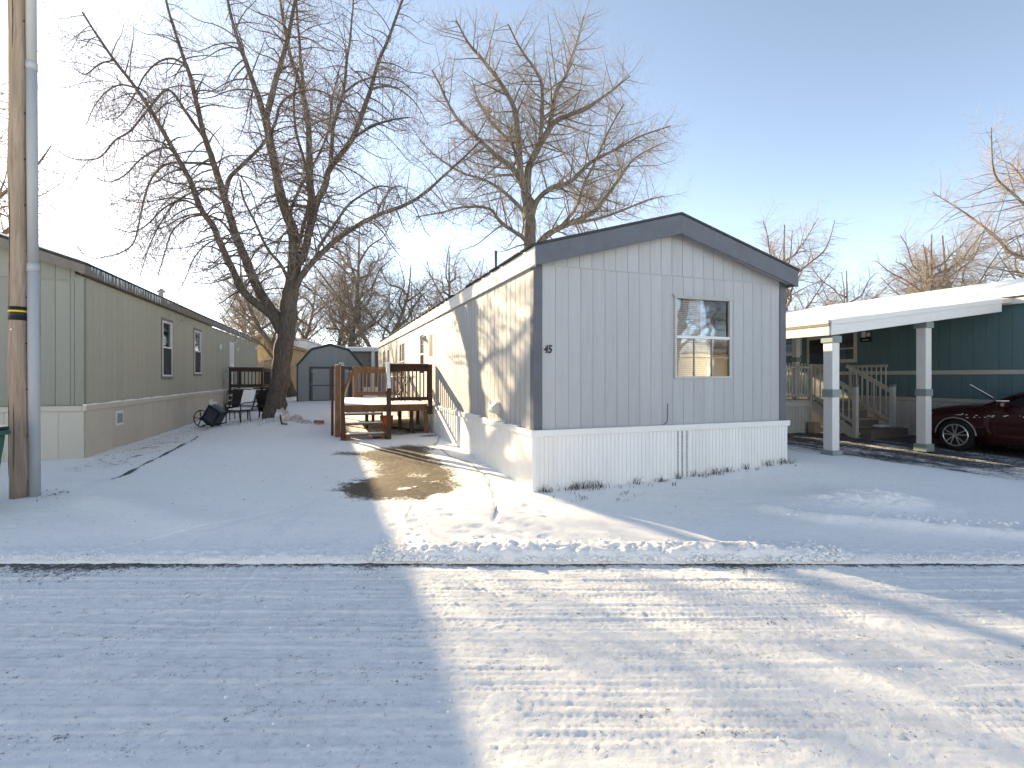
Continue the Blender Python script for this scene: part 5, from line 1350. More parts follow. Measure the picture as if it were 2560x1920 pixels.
BIG_TREE = [
    ('trunk', [(-7.6, 16.1, 0.16), (-7.5, 16.1, 0.83), (-7.38, 16.1, 1.59), (-7.25, 16.1, 2.48), (-7.17, 16.1, 3.24), (-7.1, 16.1, 3.88), (-7.07, 16.1, 4.45)], 0.30, 0.25),
    ('limb', [(-7.33, 16.1, 3.11), (-7.6, 16.04, 3.59), (-7.86, 15.96, 3.85), (-8.44, 15.86, 4.38), (-8.62, 15.75, 4.87), (-8.97, 15.63, 5.7), (-9.13, 15.5, 6.25), (-9.49, 15.37, 6.86), (-9.66, 15.23, 7.56), (-10.13, 15.09, 8.51), (-10.56, 14.94, 9.38), (-10.99, 14.78, 10.13), (-11.5, 14.63, 10.84), (-11.88, 14.47, 11.48), (-12.14, 14.3, 11.99)], 0.15, 0.025),
    ('limb', [(-7.27, 16.1, 3.31), (-7.52, 16.14, 3.63), (-8.1, 16.2, 4.44), (-8.54, 16.26, 5.44), (-8.94, 16.34, 6.3), (-9.22, 16.41, 7.16), (-9.58, 16.5, 8.18), (-9.87, 16.59, 8.94), (-10.16, 16.68, 9.69), (-10.4, 16.78, 10.54), (-10.7, 16.87, 11.61), (-11.02, 16.98, 12.4), (-11.25, 17.08, 12.96), (-11.61, 17.19, 13.94), (-11.89, 17.3, 14.84)], 0.175, 0.03),
    ('limb', [(-9.48, 16.7, 7.65), (-9.22, 16.55, 8.19), (-8.78, 16.34, 8.45), (-8.0, 16.09, 8.98), (-7.42, 15.81, 9.54), (-7.1, 15.51, 10.02), (-6.54, 15.19, 10.17), (-5.75, 14.85, 10.1), (-4.81, 14.5, 9.56)], 0.075, 0.018),
    ('limb', [(-7.12, 16.1, 3.62), (-7.09, 16.14, 4.46), (-6.99, 16.2, 5.55), (-7.02, 16.27, 6.33), (-7.28, 16.34, 6.94), (-7.56, 16.42, 7.86), (-7.84, 16.51, 9.08), (-8.09, 16.6, 10.15)], 0.19, 0.125),
    ('limb', [(-8.09, 16.6, 10.15), (-8.43, 16.74, 11.06), (-8.83, 16.93, 12.03), (-9.21, 17.17, 12.86), (-9.63, 17.42, 13.97), (-10.0, 17.7, 15.14)], 0.11, 0.04),
    ('limb', [(-8.06, 16.6, 10.11), (-7.75, 16.46, 11.09), (-7.43, 16.27, 11.74), (-7.14, 16.03, 12.24), (-6.85, 15.78, 12.93), (-6.59, 15.5, 13.59)], 0.105, 0.04),
    ('limb', [(-7.03, 16.1, 4.32), (-6.93, 16.22, 5.15), (-6.72, 16.4, 5.77), (-6.56, 16.6, 7.03), (-6.71, 16.83, 8.32), (-6.86, 17.07, 10.08), (-7.16, 17.34, 11.34), (-7.59, 17.61, 12.44), (-7.89, 17.9, 13.27), (-8.22, 18.19, 14.51), (-8.48, 18.5, 15.6)], 0.16, 0.04),
    ('limb', [(-7.27, 17.7, 11.36), (-7.26, 17.58, 11.99), (-7.26, 17.4, 12.5), (-7.21, 17.19, 13.0), (-7.19, 16.95, 13.77), (-7.12, 16.7, 14.51)], 0.07, 0.03),
    ('limb', [(-6.62, 16.5, 6.34), (-6.35, 16.41, 7.29), (-6.02, 16.28, 7.81), (-5.78, 16.12, 8.34), (-5.03, 15.95, 9.19), (-4.63, 15.77, 10.01), (-4.35, 15.57, 10.52), (-4.02, 15.37, 11.35), (-3.75, 15.15, 11.66), (-3.42, 14.93, 12.27), (-3.14, 14.7, 12.74)], 0.12, 0.03),
    ('limb', [(-5.7, 15.9, 8.31), (-5.7, 16.04, 9.06), (-5.71, 16.23, 9.78), (-5.49, 16.47, 10.91), (-5.45, 16.72, 12.2), (-5.45, 17.0, 12.87), (-5.46, 17.29, 14.01), (-5.49, 17.6, 15.06)], 0.07, 0.025),
    ('limb', [(-4.92, 15.6, 9.02), (-4.57, 15.42, 9.14), (-4.07, 15.15, 9.23), (-3.52, 14.84, 9.22), (-2.98, 14.5, 9.12)], 0.05, 0.02),
    ('limb', [(-7.01, 16.1, 4.2), (-6.78, 16.14, 4.78), (-6.46, 16.2, 5.26), (-5.78, 16.27, 5.98), (-5.15, 16.34, 6.47), (-4.41, 16.42, 6.91), (-3.42, 16.51, 7.32), (-2.78, 16.6, 7.78), (-2.37, 16.7, 8.21), (-1.59, 16.8, 8.97), (-1.07, 16.9, 9.53)], 0.12, 0.025),
    ('limb', [(-6.27, 16.2, 5.49), (-6.12, 16.07, 5.82), (-5.58, 15.89, 6.45), (-5.06, 15.67, 7.01), (-4.42, 15.43, 7.32), (-3.97, 15.17, 7.4), (-3.47, 14.9, 7.25)], 0.06, 0.018),
    ('limb', [(-10.37, 17.0, 9.77), (-10.67, 16.92, 10.21), (-10.92, 16.82, 10.62), (-11.14, 16.69, 11.01), (-11.3, 16.54, 11.06), (-11.48, 16.39, 10.71), (-11.78, 16.23, 10.12), (-12.11, 16.06, 9.48), (-12.44, 15.88, 9.11), (-12.74, 15.69, 8.51), (-13.04, 15.5, 8.33), (-13.3, 15.3, 8.29), (-13.57, 15.1, 8.44)], 0.06, 0.012),
    ('limb', [(-9.93, 16.8, 8.72), (-10.29, 16.7, 8.73), (-10.69, 16.55, 8.68), (-11.19, 16.38, 8.56), (-11.52, 16.18, 8.02), (-11.61, 15.97, 7.27), (-11.57, 15.75, 6.63), (-11.59, 15.52, 5.81), (-11.83, 15.28, 5.43), (-12.23, 15.03, 5.22), (-12.41, 14.77, 5.19), (-12.47, 14.5, 5.45)], 0.045, 0.01),
    ('limb', [(-8.86, 16.5, 5.89), (-9.25, 16.27, 6.6), (-9.56, 15.92, 6.75), (-9.93, 15.53, 6.56), (-10.13, 15.08, 6.0), (-10.04, 14.61, 5.17), (-9.86, 14.1, 4.5)], 0.04, 0.01),
    ('limb', [(-9.61, 16.9, 7.52), (-10.26, 17.1, 8.0), (-10.99, 17.39, 8.17), (-11.76, 17.72, 8.09), (-12.58, 18.1, 7.72), (-13.22, 18.5, 7.27)], 0.04, 0.01),
    ('limb', [(-7.1, 16.1, 4.77), (-7.25, 15.83, 5.22), (-7.46, 15.43, 5.61), (-7.57, 14.97, 6.21), (-7.65, 14.45, 6.74), (-7.47, 13.9, 7.09)], 0.06, 0.02),
    ('limb', [(-6.97, 16.2, 5.55), (-6.54, 15.92, 6.49), (-6.18, 15.5, 7.35), (-6.17, 15.02, 8.12), (-6.18, 14.49, 8.69), (-5.99, 13.91, 9.29), (-5.62, 13.3, 9.8)], 0.07, 0.02),
    ('limb', [(-7.02, 16.3, 5.84), (-7.34, 16.59, 6.7), (-7.19, 17.02, 7.9), (-6.78, 17.52, 9.19), (-6.57, 18.07, 10.43), (-6.64, 18.67, 11.89), (-6.56, 19.3, 13.46)], 0.07, 0.02),
    ('limb', [(-10.98, 17.0, 12.19), (-11.28, 16.8, 12.25), (-11.53, 16.5, 11.94), (-11.73, 16.15, 11.28), (-11.76, 15.76, 10.43), (-11.88, 15.34, 9.59), (-11.98, 14.9, 9.25)], 0.04, 0.009),
    ('limb', [(-9.7, 16.6, 7.88), (-10.14, 16.24, 7.64), (-10.43, 15.72, 7.12), (-10.5, 15.11, 6.25), (-10.35, 14.43, 5.36), (-10.06, 13.7, 4.42)], 0.038, 0.009),
    ('limb', [(-8.65, 16.4, 5.54), (-9.03, 16.21, 6.07), (-9.51, 15.94, 5.93), (-9.81, 15.63, 5.36), (-9.87, 15.28, 4.61), (-9.89, 14.9, 4.13)], 0.036, 0.009),
    ('limb', [(-4.46, 16.6, 6.96), (-4.15, 16.32, 7.39), (-3.71, 15.91, 7.65), (-3.27, 15.43, 7.44), (-2.92, 14.9, 6.83)], 0.036, 0.01),
    ('limb', [(-5.63, 16.9, 11.15), (-4.99, 16.64, 11.4), (-4.24, 16.25, 11.32), (-3.49, 15.8, 10.91), (-2.84, 15.3, 10.2)], 0.04, 0.01),
    ('limb', [(-4.22, 15.1, 10.25), (-3.88, 15.46, 10.56), (-3.51, 15.99, 10.74), (-3.12, 16.61, 10.61), (-2.9, 17.3, 10.33)], 0.04, 0.01),
    ('limb', [(-11.07, 14.9, 10.2), (-11.79, 15.23, 10.47), (-12.63, 15.71, 10.5), (-13.47, 16.28, 10.3), (-14.22, 16.9, 10.06)], 0.032, 0.009),
    ('limb', [(-9.39, 15.2, 6.8), (-9.77, 14.99, 6.92), (-10.09, 14.68, 6.58), (-10.3, 14.32, 6.01), (-10.45, 13.93, 5.67), (-10.61, 13.5, 5.66)], 0.036, 0.009),
    ('limb', [(-10.07, 15.0, 8.47), (-10.56, 15.11, 8.49), (-11.22, 15.27, 8.23), (-11.85, 15.46, 7.82), (-12.5, 15.67, 7.72), (-13.16, 15.9, 7.99)], 0.036, 0.009),
    ('limb', [(-11.47, 14.6, 10.82), (-11.7, 14.38, 10.58), (-11.84, 14.07, 10.1), (-11.8, 13.7, 9.99)], 0.026, 0.008),
]
ROOF_TREE = [
    ('trunk', [(1.0, 30.0, 2.69), (1.09, 30.0, 6.0), (1.09, 30.0, 9.49), (1.04, 30.0, 11.26), (0.81, 30.0, 12.69)], 0.44, 0.30),
    ('limb', [(0.85, 30.0, 12.52), (0.52, 29.84, 13.57), (0.33, 29.61, 15.79), (0.09, 29.34, 17.33), (-0.76, 29.03, 18.64), (-1.84, 28.71, 19.88), (-2.44, 28.36, 20.37), (-3.1, 28.0, 21.42)], 0.24, 0.04),
    ('limb', [(0.85, 30.0, 12.4), (1.0, 30.12, 14.16), (1.77, 30.29, 15.74), (2.55, 30.5, 16.99), (3.64, 30.72, 17.63), (4.82, 30.97, 18.3), (6.14, 31.23, 19.33), (7.34, 31.5, 20.4)], 0.26, 0.04),
    ('limb', [(2.22, 30.5, 16.55), (2.67, 30.69, 18.92), (3.28, 30.96, 20.05), (3.71, 31.27, 21.5), (4.05, 31.62, 22.52), (4.55, 32.0, 24.49)], 0.16, 0.04),
    ('limb', [(1.67, 30.2, 15.57), (1.75, 29.93, 17.08), (1.73, 29.53, 18.74), (1.26, 29.07, 19.42), (0.45, 28.55, 20.23), (-0.22, 28.0, 21.2)], 0.15, 0.04),
    ('limb', [(0.62, 30.0, 13.11), (0.0, 29.9, 14.02), (-0.78, 29.76, 14.57), (-1.89, 29.59, 15.51), (-3.28, 29.41, 16.81), (-4.18, 29.21, 18.56), (-4.58, 29.0, 19.24)], 0.2, 0.04),
    ('limb', [(0.85, 30.0, 11.1), (0.72, 30.19, 11.52), (-0.48, 30.48, 12.81), (-1.68, 30.81, 13.66), (-3.18, 31.18, 14.3), (-4.74, 31.58, 15.46), (-5.81, 32.0, 16.65)], 0.15, 0.03),
    ('limb', [(1.18, 30.0, 11.22), (1.47, 29.92, 12.09), (2.31, 29.8, 12.8), (3.42, 29.67, 13.13), (4.59, 29.52, 14.19), (5.96, 29.35, 14.84), (7.49, 29.18, 15.59), (9.07, 29.0, 16.05)], 0.2, 0.03),
    ('limb', [(1.14, 30.0, 8.85), (1.85, 30.08, 9.89), (2.81, 30.2, 10.56), (4.72, 30.33, 11.47), (5.71, 30.48, 12.57), (6.71, 30.65, 13.99), (7.52, 30.82, 15.03), (9.13, 31.0, 15.97)], 0.24, 0.03),
    ('limb', [(1.04, 30.0, 8.85), (0.8, 29.85, 9.73), (-0.59, 29.64, 10.68), (-1.32, 29.39, 11.44), (-2.78, 29.11, 11.44), (-4.1, 28.82, 11.02), (-5.4, 28.5, 10.69)], 0.15, 0.03),
    ('limb', [(2.86, 30.2, 10.56), (3.78, 29.93, 11.67), (4.2, 29.53, 12.93), (4.82, 29.07, 14.13), (5.41, 28.55, 15.49), (6.19, 28.0, 16.77)], 0.12, 0.03),
    ('limb', [(3.34, 30.2, 10.8), (5.3, 30.5, 11.25), (7.09, 30.93, 12.0), (8.44, 31.44, 12.67), (9.61, 32.0, 13.11)], 0.11, 0.03),
    ('limb', [(0.47, 29.7, 13.7), (0.0, 30.24, 15.59), (-0.98, 31.04, 16.94), (-2.02, 31.97, 18.91), (-2.61, 33.0, 21.03)], 0.12, 0.03),
]

# ------------------------------------------------------------------ trees
def tubes_mesh(name, tubes, sides, mat):
    """tubes: list of (points, radii); many thin tubes in one mesh"""
    groups = {}
    for p, r in tubes: groups.setdefault(len(p), []).append((p, r))
    V = []; Fc = []; off = 0
    ang = np.arange(sides) * 2 * math.pi / sides
    for n, lst in groups.items():
        P = np.array([p for p, _ in lst], dtype=np.float64); Rr = np.array([r for _, r in lst], dtype=np.float64)
        T = np.gradient(P, axis=1); T /= np.linalg.norm(T, axis=2, keepdims=True) + 1e-9
        mean = np.abs(T.mean(axis=1)); ax = np.argmin(mean, axis=1)
        ref = np.eye(3)[ax][:, None, :].repeat(n, 1)
        U = np.cross(T, ref); U /= np.linalg.norm(U, axis=2, keepdims=True) + 1e-9
        W = np.cross(T, U)
        ring = P[:, :, None, :] + Rr[:, :, None, None] * (np.cos(ang)[None, None, :, None] * U[:, :, None, :] + np.sin(ang)[None, None, :, None] * W[:, :, None, :])
        k = len(lst)
        V.append(ring.reshape(-1, 3))
        idx = off + np.arange(k * n * sides).reshape(k, n, sides)
        a = idx[:, :-1, :]; b = idx[:, 1:, :]
        Fc.append(np.stack([a, b, np.roll(b, -1, 2), np.roll(a, -1, 2)], -1).reshape(-1, 4))
        off += k * n * sides
    return fast_mesh(name, np.concatenate(V), np.concatenate(Fc), mat, True)

def smooth_path(pts, r0, r1, sub=4):
    """Catmull-Rom through the points with tapering radius"""
    P = [Vector(p) for p in pts]; out = []
    P = [P[0] * 2 - P[1]] + P + [P[-1] * 2 - P[-2]]
    for i in range(1, len(P) - 2):
        for t in np.linspace(0, 1, sub, endpoint=False):
            a, b, c, d = P[i - 1], P[i], P[i + 1], P[i + 2]
            out.append(.5 * ((2 * b) + (c - a) * t + (2 * a - 5 * b + 4 * c - d) * t * t + (3 * b - a - 3 * c + d) * t ** 3))
    out.append(P[-2]); n = len(out)
    rad = [r0 + (r1 - r0) * (i / (n - 1)) ** .85 for i in range(n)]
    return out, rad

def branch(rnd, p, d, length, r, nseg, wob, up, droop):
    """one curved branch: sags first, then turns its tip up"""
    pts = [p.copy()]; rad = [r]; d = d.normalized(); step = length / nseg
    for i in range(nseg):
        t = (i + 1) / nseg
        d = d + Vector((rnd.uniform(-1, 1), rnd.uniform(-1, 1), rnd.uniform(-1, 1))) * wob
        d.z += (-droop if t < .6 else up) / nseg
        d.normalize(); p = p + d * step
        pts.append(p.copy()); rad.append(r * (1 - .75 * t))
    return pts, rad

def dress(rnd, limbs, spec, size=1.0):
    """limbs: list of (points, radii) -> tubes for the three finer orders"""
    l1, l2, l3 = [], [], []
    def kids(path, rad, start, spacing, lo, hi, rfac, rmax, nseg, wob, up, droop, ang, out, taper=True):
        seglen = [(path[i + 1] - path[i]).length for i in range(len(path) - 1)]
        tot = sum(seglen); s = start * tot + rnd.uniform(0, spacing); i = 0; acc = 0
        while s < tot:
            while i < len(seglen) - 1 and acc + seglen[i] < s: acc += seglen[i]; i += 1
            f = (s - acc) / max(seglen[i], 1e-6)
            p = path[i].lerp(path[i + 1], min(1, f)); ax = (path[i + 1] - path[i]).normalized()
            side = ax.orthogonal(); side.rotate(Matrix.Rotation(rnd.uniform(0, 2 * math.pi), 3, ax))
            a = R(rnd.uniform(*ang)); d = ax * math.cos(a) + side * math.sin(a)
            frac = s / tot
            ln = rnd.uniform(lo, hi) * ((1.15 - .6 * frac) if taper else 1)
            r_here = rad[i]
            out.append(branch(rnd, p, d, ln, min(rmax, max(.0035, r_here * rfac)), nseg, wob, up, droop))
            s += spacing * rnd.uniform(.5, 1.5)
        # continue the tip
    for path, rad in limbs:
        kids(path, rad, spec.get('s0', .18), spec['sp1'] * size, spec['l1'][0] * size, spec['l1'][1] * size, .40, spec['r1'] * size, 9, .085, spec['up'], spec['droop'], (35, 75), l1)
    for path, rad in l1 + [x for x in limbs]:
        kids(path, rad, .12, spec['sp2'] * size, spec['l2'][0] * size, spec['l2'][1] * size, .5, spec['r2'] * size, 5, .11, spec['up'] * .8, spec['droop'] * .6, (30, 70), l2)
    for path, rad in l2:
        kids(path, rad, .15, spec['sp3'] * size, spec['l3'][0] * size, spec['l3'][1] * size, .6, spec['r3'] * size, 3, .12, spec['up'], 0, (25, 60), l3, False)
    return l1, l2, l3

def build_tree(name, loc, limb_sets, spec, seed, label, barkm, twigm, group=None, size=1.0, rz=0, buds=0):
    rnd = random.Random(seed)
    t = empty(name, loc, rz, label, 'tree', group)
    paths = []
    for nm, pts, r0, r1 in limb_sets:
        rel = [(p[0] - loc[0], p[1] - loc[1], p[2] - loc[2]) for p in pts]
        path, rad = smooth_path(rel, r0, r1)
        if nm == 'trunk':
            rad = [r * (1 + .45 * max(0, 1 - i / 6) ** 2) for i, r in enumerate(rad)]
        # a little waviness
        path = [p + Vector((rnd.uniform(-1, 1), rnd.uniform(-1, 1), 0)) * rad[i] * .12 for i, p in enumerate(path)]
        rad = [r * rnd.uniform(.94, 1.07) for r in rad]
        sides = 14 if r0 > .2 else 9
        link('trunk' if nm == 'trunk' else 'limb', tubes_mesh(nm, [(path, rad)], sides, M[barkm]), t)
        if nm != 'trunk': paths.append((path, rad))
    l1, l2, l3 = dress(rnd, paths, spec, size)
    link('branches', tubes_mesh('branches', l1, 5, M[barkm]), t)
    cr = link('crown', tubes_mesh('crown', l2 + l3, 3, M[twigm]), t)
    if buds:
        V = []; Fq = []
        for path, rad in l3:
            if rnd.random() > buds: continue
            for p in (path[-1], path[-2]):
                q = Vector((rnd.uniform(-1, 1), rnd.uniform(-1, 1), rnd.uniform(-.2, 1))) * .012
                k = len(V); c = p + q; e = rnd.uniform(.010, .017)
                V += [tuple(c + Vector((e, 0, 0))), tuple(c + Vector((-e * .5, e * .87, 0))), tuple(c + Vector((-e * .5, -e * .87, 0))), tuple(c + Vector((0, 0, e * 1.6)))]
                Fq += [(k, k + 1, k + 3), (k + 1, k + 2, k + 3), (k + 2, k, k + 3), (k, k + 2, k + 1)]
        link('buds', fast_mesh('buds', V, Fq, M['bud']), cr)
    return t
def copy_tree(t, loc, rz, sc, label):
    c = t.copy(); C.objects.link(c); c.location = loc; c.rotation_euler = (0, 0, rz); c.scale = (sc, sc, sc); c['label'] = label
    for ch in list(t.children):
        d = ch.copy(); C.objects.link(d); d.parent = c
        for g in list(ch.children):
            e = g.copy(); C.objects.link(e); e.parent = d
    return c

MAPLE = dict(sp1=.185, l1=(1.0, 2.7), r1=.028, sp2=.145, l2=(.40, 1.05), r2=.0092, sp3=.20, l3=(.14, .38), r3=.0058, up=1.7, droop=1.5, s0=.12)
build_tree('maple_tree', BIG_TREE[0][1][0], BIG_TREE, MAPLE, 11, 'large bare tree with dark spreading limbs between the olive home and deck', 'bark', 'twig', buds=.55)
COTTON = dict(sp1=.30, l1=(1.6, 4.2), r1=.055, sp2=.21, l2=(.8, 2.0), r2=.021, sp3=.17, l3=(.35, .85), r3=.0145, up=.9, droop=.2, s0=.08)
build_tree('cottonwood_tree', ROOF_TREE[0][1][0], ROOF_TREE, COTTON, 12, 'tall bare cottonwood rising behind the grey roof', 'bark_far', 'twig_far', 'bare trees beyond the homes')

def wild_limbs(seed, h, n, spread, lean=(0, 0), fork=.3, r=.30):
    rnd = random.Random(seed)
    top = Vector((lean[0], lean[1], h * .62))
    tr = [(0, 0, -.3), (lean[0] * .15, lean[1] * .15, h * .12), (lean[0] * .45 + rnd.uniform(-.2, .2), lean[1] * .45, h * .30), (lean[0] * .75, lean[1] * .75, h * .46), tuple(top), (top.x * 1.15, top.y * 1.1, h * .80), (top.x * 1.2, top.y, h * .97)]
    out = [('trunk', tr, r, r * .12)]
    for i in range(n):
        f = fork + (.80 - fork) * i / n; z = h * f
        k = min(len(tr) - 2, max(0, next(j for j in range(len(tr) - 1) if tr[j + 1][2] >= z)))
        u_ = (z - tr[k][2]) / (tr[k + 1][2] - tr[k][2]); b = Vector(tr[k]).lerp(Vector(tr[k + 1]), u_)
        a = i * 2.4 + rnd.uniform(-.4, .4); ln = spread * rnd.uniform(.75, 1.15) * (1.1 - .55 * f)
        d = Vector((math.cos(a), math.sin(a), 0)); pts = [tuple(b)]
        for t in (.22, .45, .7, 1.0):
            q = b + d * ln * t + Vector((rnd.uniform(-.25, .25), rnd.uniform(-.25, .25), ln * (.75 * t + .35 * t * t) * rnd.uniform(.8, 1.2)))
            pts.append(tuple(q))
        out.append(('limb', pts, r * .5 * (1 - .5 * f), r * .07))
    return out
FARSPEC = dict(sp1=.27, l1=(1.2, 3.0), r1=.045, sp2=.22, l2=(.7, 1.6), r2=.024, sp3=.20, l3=(.35, .8), r3=.018, up=.9, droop=.5, s0=.1)
G = 'bare trees beyond the homes'
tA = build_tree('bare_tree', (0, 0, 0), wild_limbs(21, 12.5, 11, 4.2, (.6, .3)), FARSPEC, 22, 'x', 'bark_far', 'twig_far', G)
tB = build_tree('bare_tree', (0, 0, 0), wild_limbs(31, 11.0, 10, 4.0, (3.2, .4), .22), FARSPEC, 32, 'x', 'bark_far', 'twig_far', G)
tA.location = (-11.6, 36.0, .4); tA.rotation_euler = (0, 0, .3); tA['label'] = 'bare tree directly behind the shed'
tB.location = (-14.9, 34.5, .4); tB.rotation_euler = (0, 0, math.pi * 1.0); tB.scale = (.9, .9, .9); tB['label'] = 'leaning bare tree behind the big tree and shed'
FAR = [(tB, (-10.4, 35.0), .25, .88, 'bare tree leaning right above the taupe home'),
       (tA, (-4.6, 42.0), 2.2, .98, 'small dark bare tree over the grey home eave'),
       (tA, (-1.2, 47.0), 4.0, .95, 'low bare tree behind the cottonwood trunk'),
       (tA, (27.4, 50.0), 1.1, 1.38, 'rounded bare tree just right of the grey gable'),
       (tB, (24.2, 38.0), 0.2, .72, 'leaning bare tree above the carport roof'),
       (tB, (41.0, 44.0), 3.3, 1.25, 'wide bare tree with low limbs above the teal home roof'),
       (tA, (41.5, 41.0), 5.1, 1.75, 'tallest bare tree at the right edge'),
       (tA, (20.5, 60.0), .4, 1.0, 'faint treetop peeking over the grey gable right slope'),
       (tB, (-31.5, 28.0), 5.6, 1.55, 'bare tree behind the utility pole at the left edge'),
       (tA, (-27.0, 52.0), 3.0, .85, 'far bare tree low over the olive roof end'),
       (tA, (-21.5, 50.0), 1.5, .95, 'far bare tree behind the yellow house'),
       (tB, (-18.0, 56.0), 2.0, 1.0, 'far bare tree seen between trunk and shed'),
       (tA, (-6.5, 58.0), 5.5, 1.0, 'far bare tree past the end of the grey home'),
       (tB, (47.0, 52.0), 1.8, 1.2, 'far bare tree filling the gap behind the right-edge trees'),
       (tA, (33.5, 56.0), 2.6, .8, 'far bare tree behind the wide low-limbed tree'),
       (tA, (-23.0, 44.0), 4.4, .8, 'bare tree over the olive roof just left of the big trunk'),
       (tB, (-19.0, 43.0), 1.2, .95, 'bare tree crossing behind the big trunk and yellow house'),
       (tA, (-14.6, 42.0), 5.9, .95, 'straight bare tree above the shed roof left slope'),
       (tB, (-11.8, 47.0), 3.9, 1.1, 'bare tree behind the shed roof right slope'),
       (tA, (-8.4, 44.0), 1.9, .8, 'slim bare tree over the far corner of the grey home'),
       (tB, (-2.5, 38.0), 4.9, .75, 'low spreading bare tree above the grey eave'),
       (tA, (30.5, 46.0), 3.6, .9, 'dense bare tree over the middle of the carport roof'),
       (tA, (31.3, 37.5), 0.7, 1.0, 'upright bare tree above the carport end fascia'),
       (tB, (37.0, 39.0), 2.7, 1.1, 'crooked bare tree over the teal home roof, left of the tallest')]
for src, (x, y), rz, sc, lab in FAR: copy_tree(src, (x, y, .3), rz, sc, lab)

# frosted shrub behind the olive home
rnd = random.Random(77); st = []
shb = (-16.1, 33.0, .3)
for i in range(420):
    a = rnd.uniform(0, 2 * math.pi); r_ = 1.1 * math.sqrt(rnd.random())
    st.append(branch(rnd, Vector((r_ * math.cos(a) * .7, r_ * math.sin(a) * .6, 0)), Vector((math.cos(a) * .35, math.sin(a) * .3, 1)), rnd.uniform(1.8, 3.1), .016, 6, .12, .1, .1))
tw = []
for p, r_ in st:
    for k in range(9):
        i = rnd.randrange(1, 6); tw.append(branch(rnd, p[i], Vector((rnd.uniform(-1, 1), rnd.uniform(-1, 1), .4)), rnd.uniform(.2, .5), .012, 2, .1, .2, 0))
sh = empty('frosted_shrub', shb, 0, 'tall grey frosted shrub beyond the olive home end', 'shrub')
link('stems', tubes_mesh('stems', st, 4, M['frost_shrub']), sh); link('twigs', tubes_mesh('twigs', tw, 3, M['frost_shrub']), sh)

# across the road, out of the frame: what the front window mirrors, plus homes added to bounce sunlight
for hx, hy, ha, hw, hm, lab in ((27.0, -5.5, 61.5, 4.5, 'tan_blind', 'tan home across the road, mirrored in the front window'), (8.0, -11.0, 0, 6.5, 'cream', 'unseen cream home added across the road to bounce sunlight'),
                            (-8.0, -11.5, 0, 6.5, 'tan_blind', 'unseen tan home added left of the cream one to bounce sunlight'), (-24.0, -11.0, 0, 6.5, 'cream', 'unseen cream home added far to the left to bounce sunlight')):
    oh = empty('mobile_home', (hx, hy, 0), R(ha), lab, 'mobile home', 'homes across the road')
    MB().box(-hw, hw, -4.5, 0, .6, 3.3).build('wall', M[hm], oh); MB().box(-hw, hw, -.02, .02, -.1, .6).build('skirting', M['white_vinyl'], oh)
    MB().prism([(-4.8, 3.3), (.3, 3.3), (-2.25, 4.2)], 'x', -hw - .2, hw + .2).build('roof', M['snow'], oh)
    for x in (-3.4, .6, 2.6): MB().box(x, x + 1.1, .001, .03, 1.5, 2.7).build('window', M['white_sash'], oh)
copy_tree(tA, (19.5, -2.6, 0), 1.0, .8, 'bare tree across the road, mirrored in the front window')

# ------------------------------------------------------------------ grass, leaves and crumbs of snow
rnd = random.Random(101); blades = []
def tuft(x, y, n, hmin, hmax, sp):
    z = gz(x, y)
    for i in range(n):
        px, py = x + rnd.gauss(0, sp), y + rnd.gauss(0, sp * .4)
        h_ = rnd.uniform(hmin, hmax); dx, dy = rnd.uniform(-.6, .6) * h_, rnd.uniform(-.6, .3) * h_
        blades.append(([(px, py, z - .01), (px + dx * .4, py + dy * .4, z + h_ * .7), (px + dx, py + dy, z + h_)], [.004, .003, .001]))
for u_, n, s in ((.62, 50, .14), (.75, 34, .18), (.95, 14, .10), (1.6, 14, .05), (2.0, 10, .05), (2.35, 12, .04), (2.7, 14, .05), (3.05, 26, .08), (3.3, 22, .08), (3.7, 14, .05), (4.2, 26, .1), (4.55, 36, .08), (.12, 20, .04)):
    x, y = to_world(GRAY_O, GRAY_A, u_, -.10); tuft(x, y, n, .03, .12, s)
for i in range(14):
    x, y = to_world(GRAY_O, GRAY_A, rnd.uniform(.2, 4.6), -.09 - abs(rnd.gauss(0, .12))); tuft(x, y, rnd.randint(2, 7), .02, .07, .03)
for i in range(14): tuft(rnd.uniform(.2, 1.6), rnd.uniform(6.5, 7.1), rnd.randint(2, 6), .02, .06, .05)
for i in range(24): tuft(-7.1 + rnd.gauss(0, .5), 15.3 + rnd.gauss(0, .3), 4, .03, .1, .06)
g_ = link('dry_grass', tubes_mesh('dry_grass', blades, 3, M['grass'])); tag(g_, 'dry grass blades poking through snow along the white skirting', 'grass', kind='stuff')
V = []; Fq = []
def leaf(x, y, s, dz=.0):
    z = gz(x, y) + .012 + dz; a = rnd.uniform(0, 6.28); k = len(V); ca, sa = math.cos(a) * s, math.sin(a) * s; t = rnd.uniform(-.3, .6) * s
    V.extend([(x + ca, y + sa, z + t), (x - sa * .6, y + ca * .6, z), (x - ca, y - sa, z + rnd.uniform(0, .5) * s), (x + sa * .6, y - ca * .6, z + .3 * s)]); Fq.append((k, k + 1, k + 2, k + 3))
for i in range(420):
    u_ = rnd.uniform(-.5, 8); x, y = to_world(LEFT_O, LEFT_A, .3 + abs(rnd.gauss(0, .55)), u_ - 1.0); leaf(x, y, rnd.uniform(.008, .022))
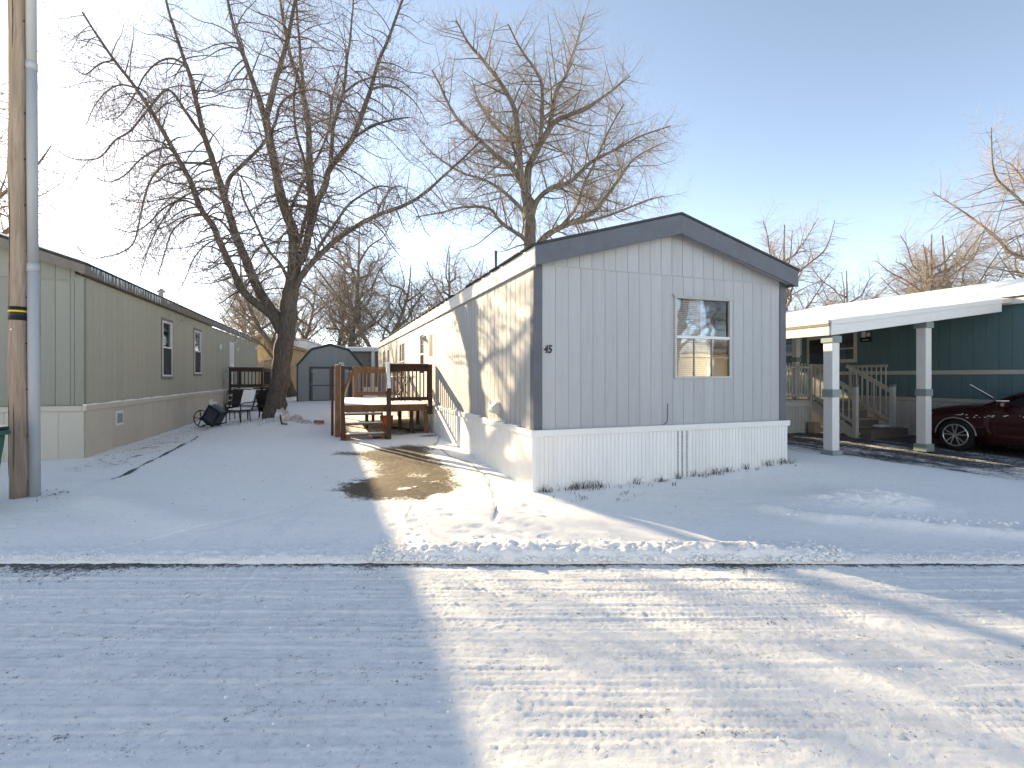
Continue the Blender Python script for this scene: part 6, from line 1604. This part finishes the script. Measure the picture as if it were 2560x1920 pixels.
for i in range(90): leaf(-6.2 + rnd.gauss(0, .25), 7.0 + rnd.gauss(0, .18), rnd.uniform(.008, .02))
for i in range(110): leaf(rnd.uniform(-6, 3), rnd.uniform(4.9, 14), rnd.uniform(.006, .018))
for i in range(120): leaf(-7.3 + rnd.gauss(0, .8), 15.2 + rnd.gauss(0, .5), rnd.uniform(.01, .03), .02)
l_ = link('dead_leaves', fast_mesh('dead_leaves', V, Fq, M['debris'])); tag(l_, 'dark dead leaves and grit scattered on the snow', 'leaves', kind='stuff')
# crumbs along the ploughed edge
V = []; Fq = []
ico = bmesh.new(); bmesh.ops.create_icosphere(ico, subdivisions=1, radius=1); ico.verts.ensure_lookup_table()
iv = [v.co.copy() for v in ico.verts]; fi = [tuple(v.index for v in f.verts) for f in ico.faces]; ico.free()
def crumb(x, y, z, s):
    k = len(V); j = [rnd.uniform(.7, 1.25) for _ in iv]
    V.extend([(x + v.x * s * j[i], y + v.y * s * j[i], z + v.z * s * j[i] * .8) for i, v in enumerate(iv)]); Fq.extend([(a + k, b + k, c + k) for a, b, c in fi])
for i in range(2600):
    x = rnd.uniform(-1.3, 3.1); d = abs(rnd.gauss(0, .17)); crumb(x, KERB - .03 + d, .01 + .07 * min(1, d / .12) * rnd.uniform(.2, 1.0) * math.exp(-d * 1.2) + .02 * d, rnd.uniform(.007, .026) * (1.2 if rnd.random() < .15 else 1))
for i in range(1500):
    x = rnd.uniform(-5.5, 6); crumb(x, KERB - .02 + abs(rnd.gauss(0, .08)), rnd.uniform(.0, .035), rnd.uniform(.005, .013))
for i in range(260):
    crumb(rnd.uniform(-5, 5), rnd.uniform(2.2, 4.6), rnd.uniform(-.022, -.008), rnd.uniform(.003, .009))
for i in range(160):
    t = rnd.random(); x = 3.3 + t * 3.6; crumb(x + rnd.gauss(0, .06), 5.85 - t * .7 + rnd.gauss(0, .07), gz(x, 5.6) + .05, rnd.uniform(.008, .025))
c_ = link('snow_crumbs', fast_mesh('snow_crumbs', V, Fq, M['snow'], True)); tag(c_, 'loose crumbs of ploughed snow along the road edge', 'snow', kind='stuff')
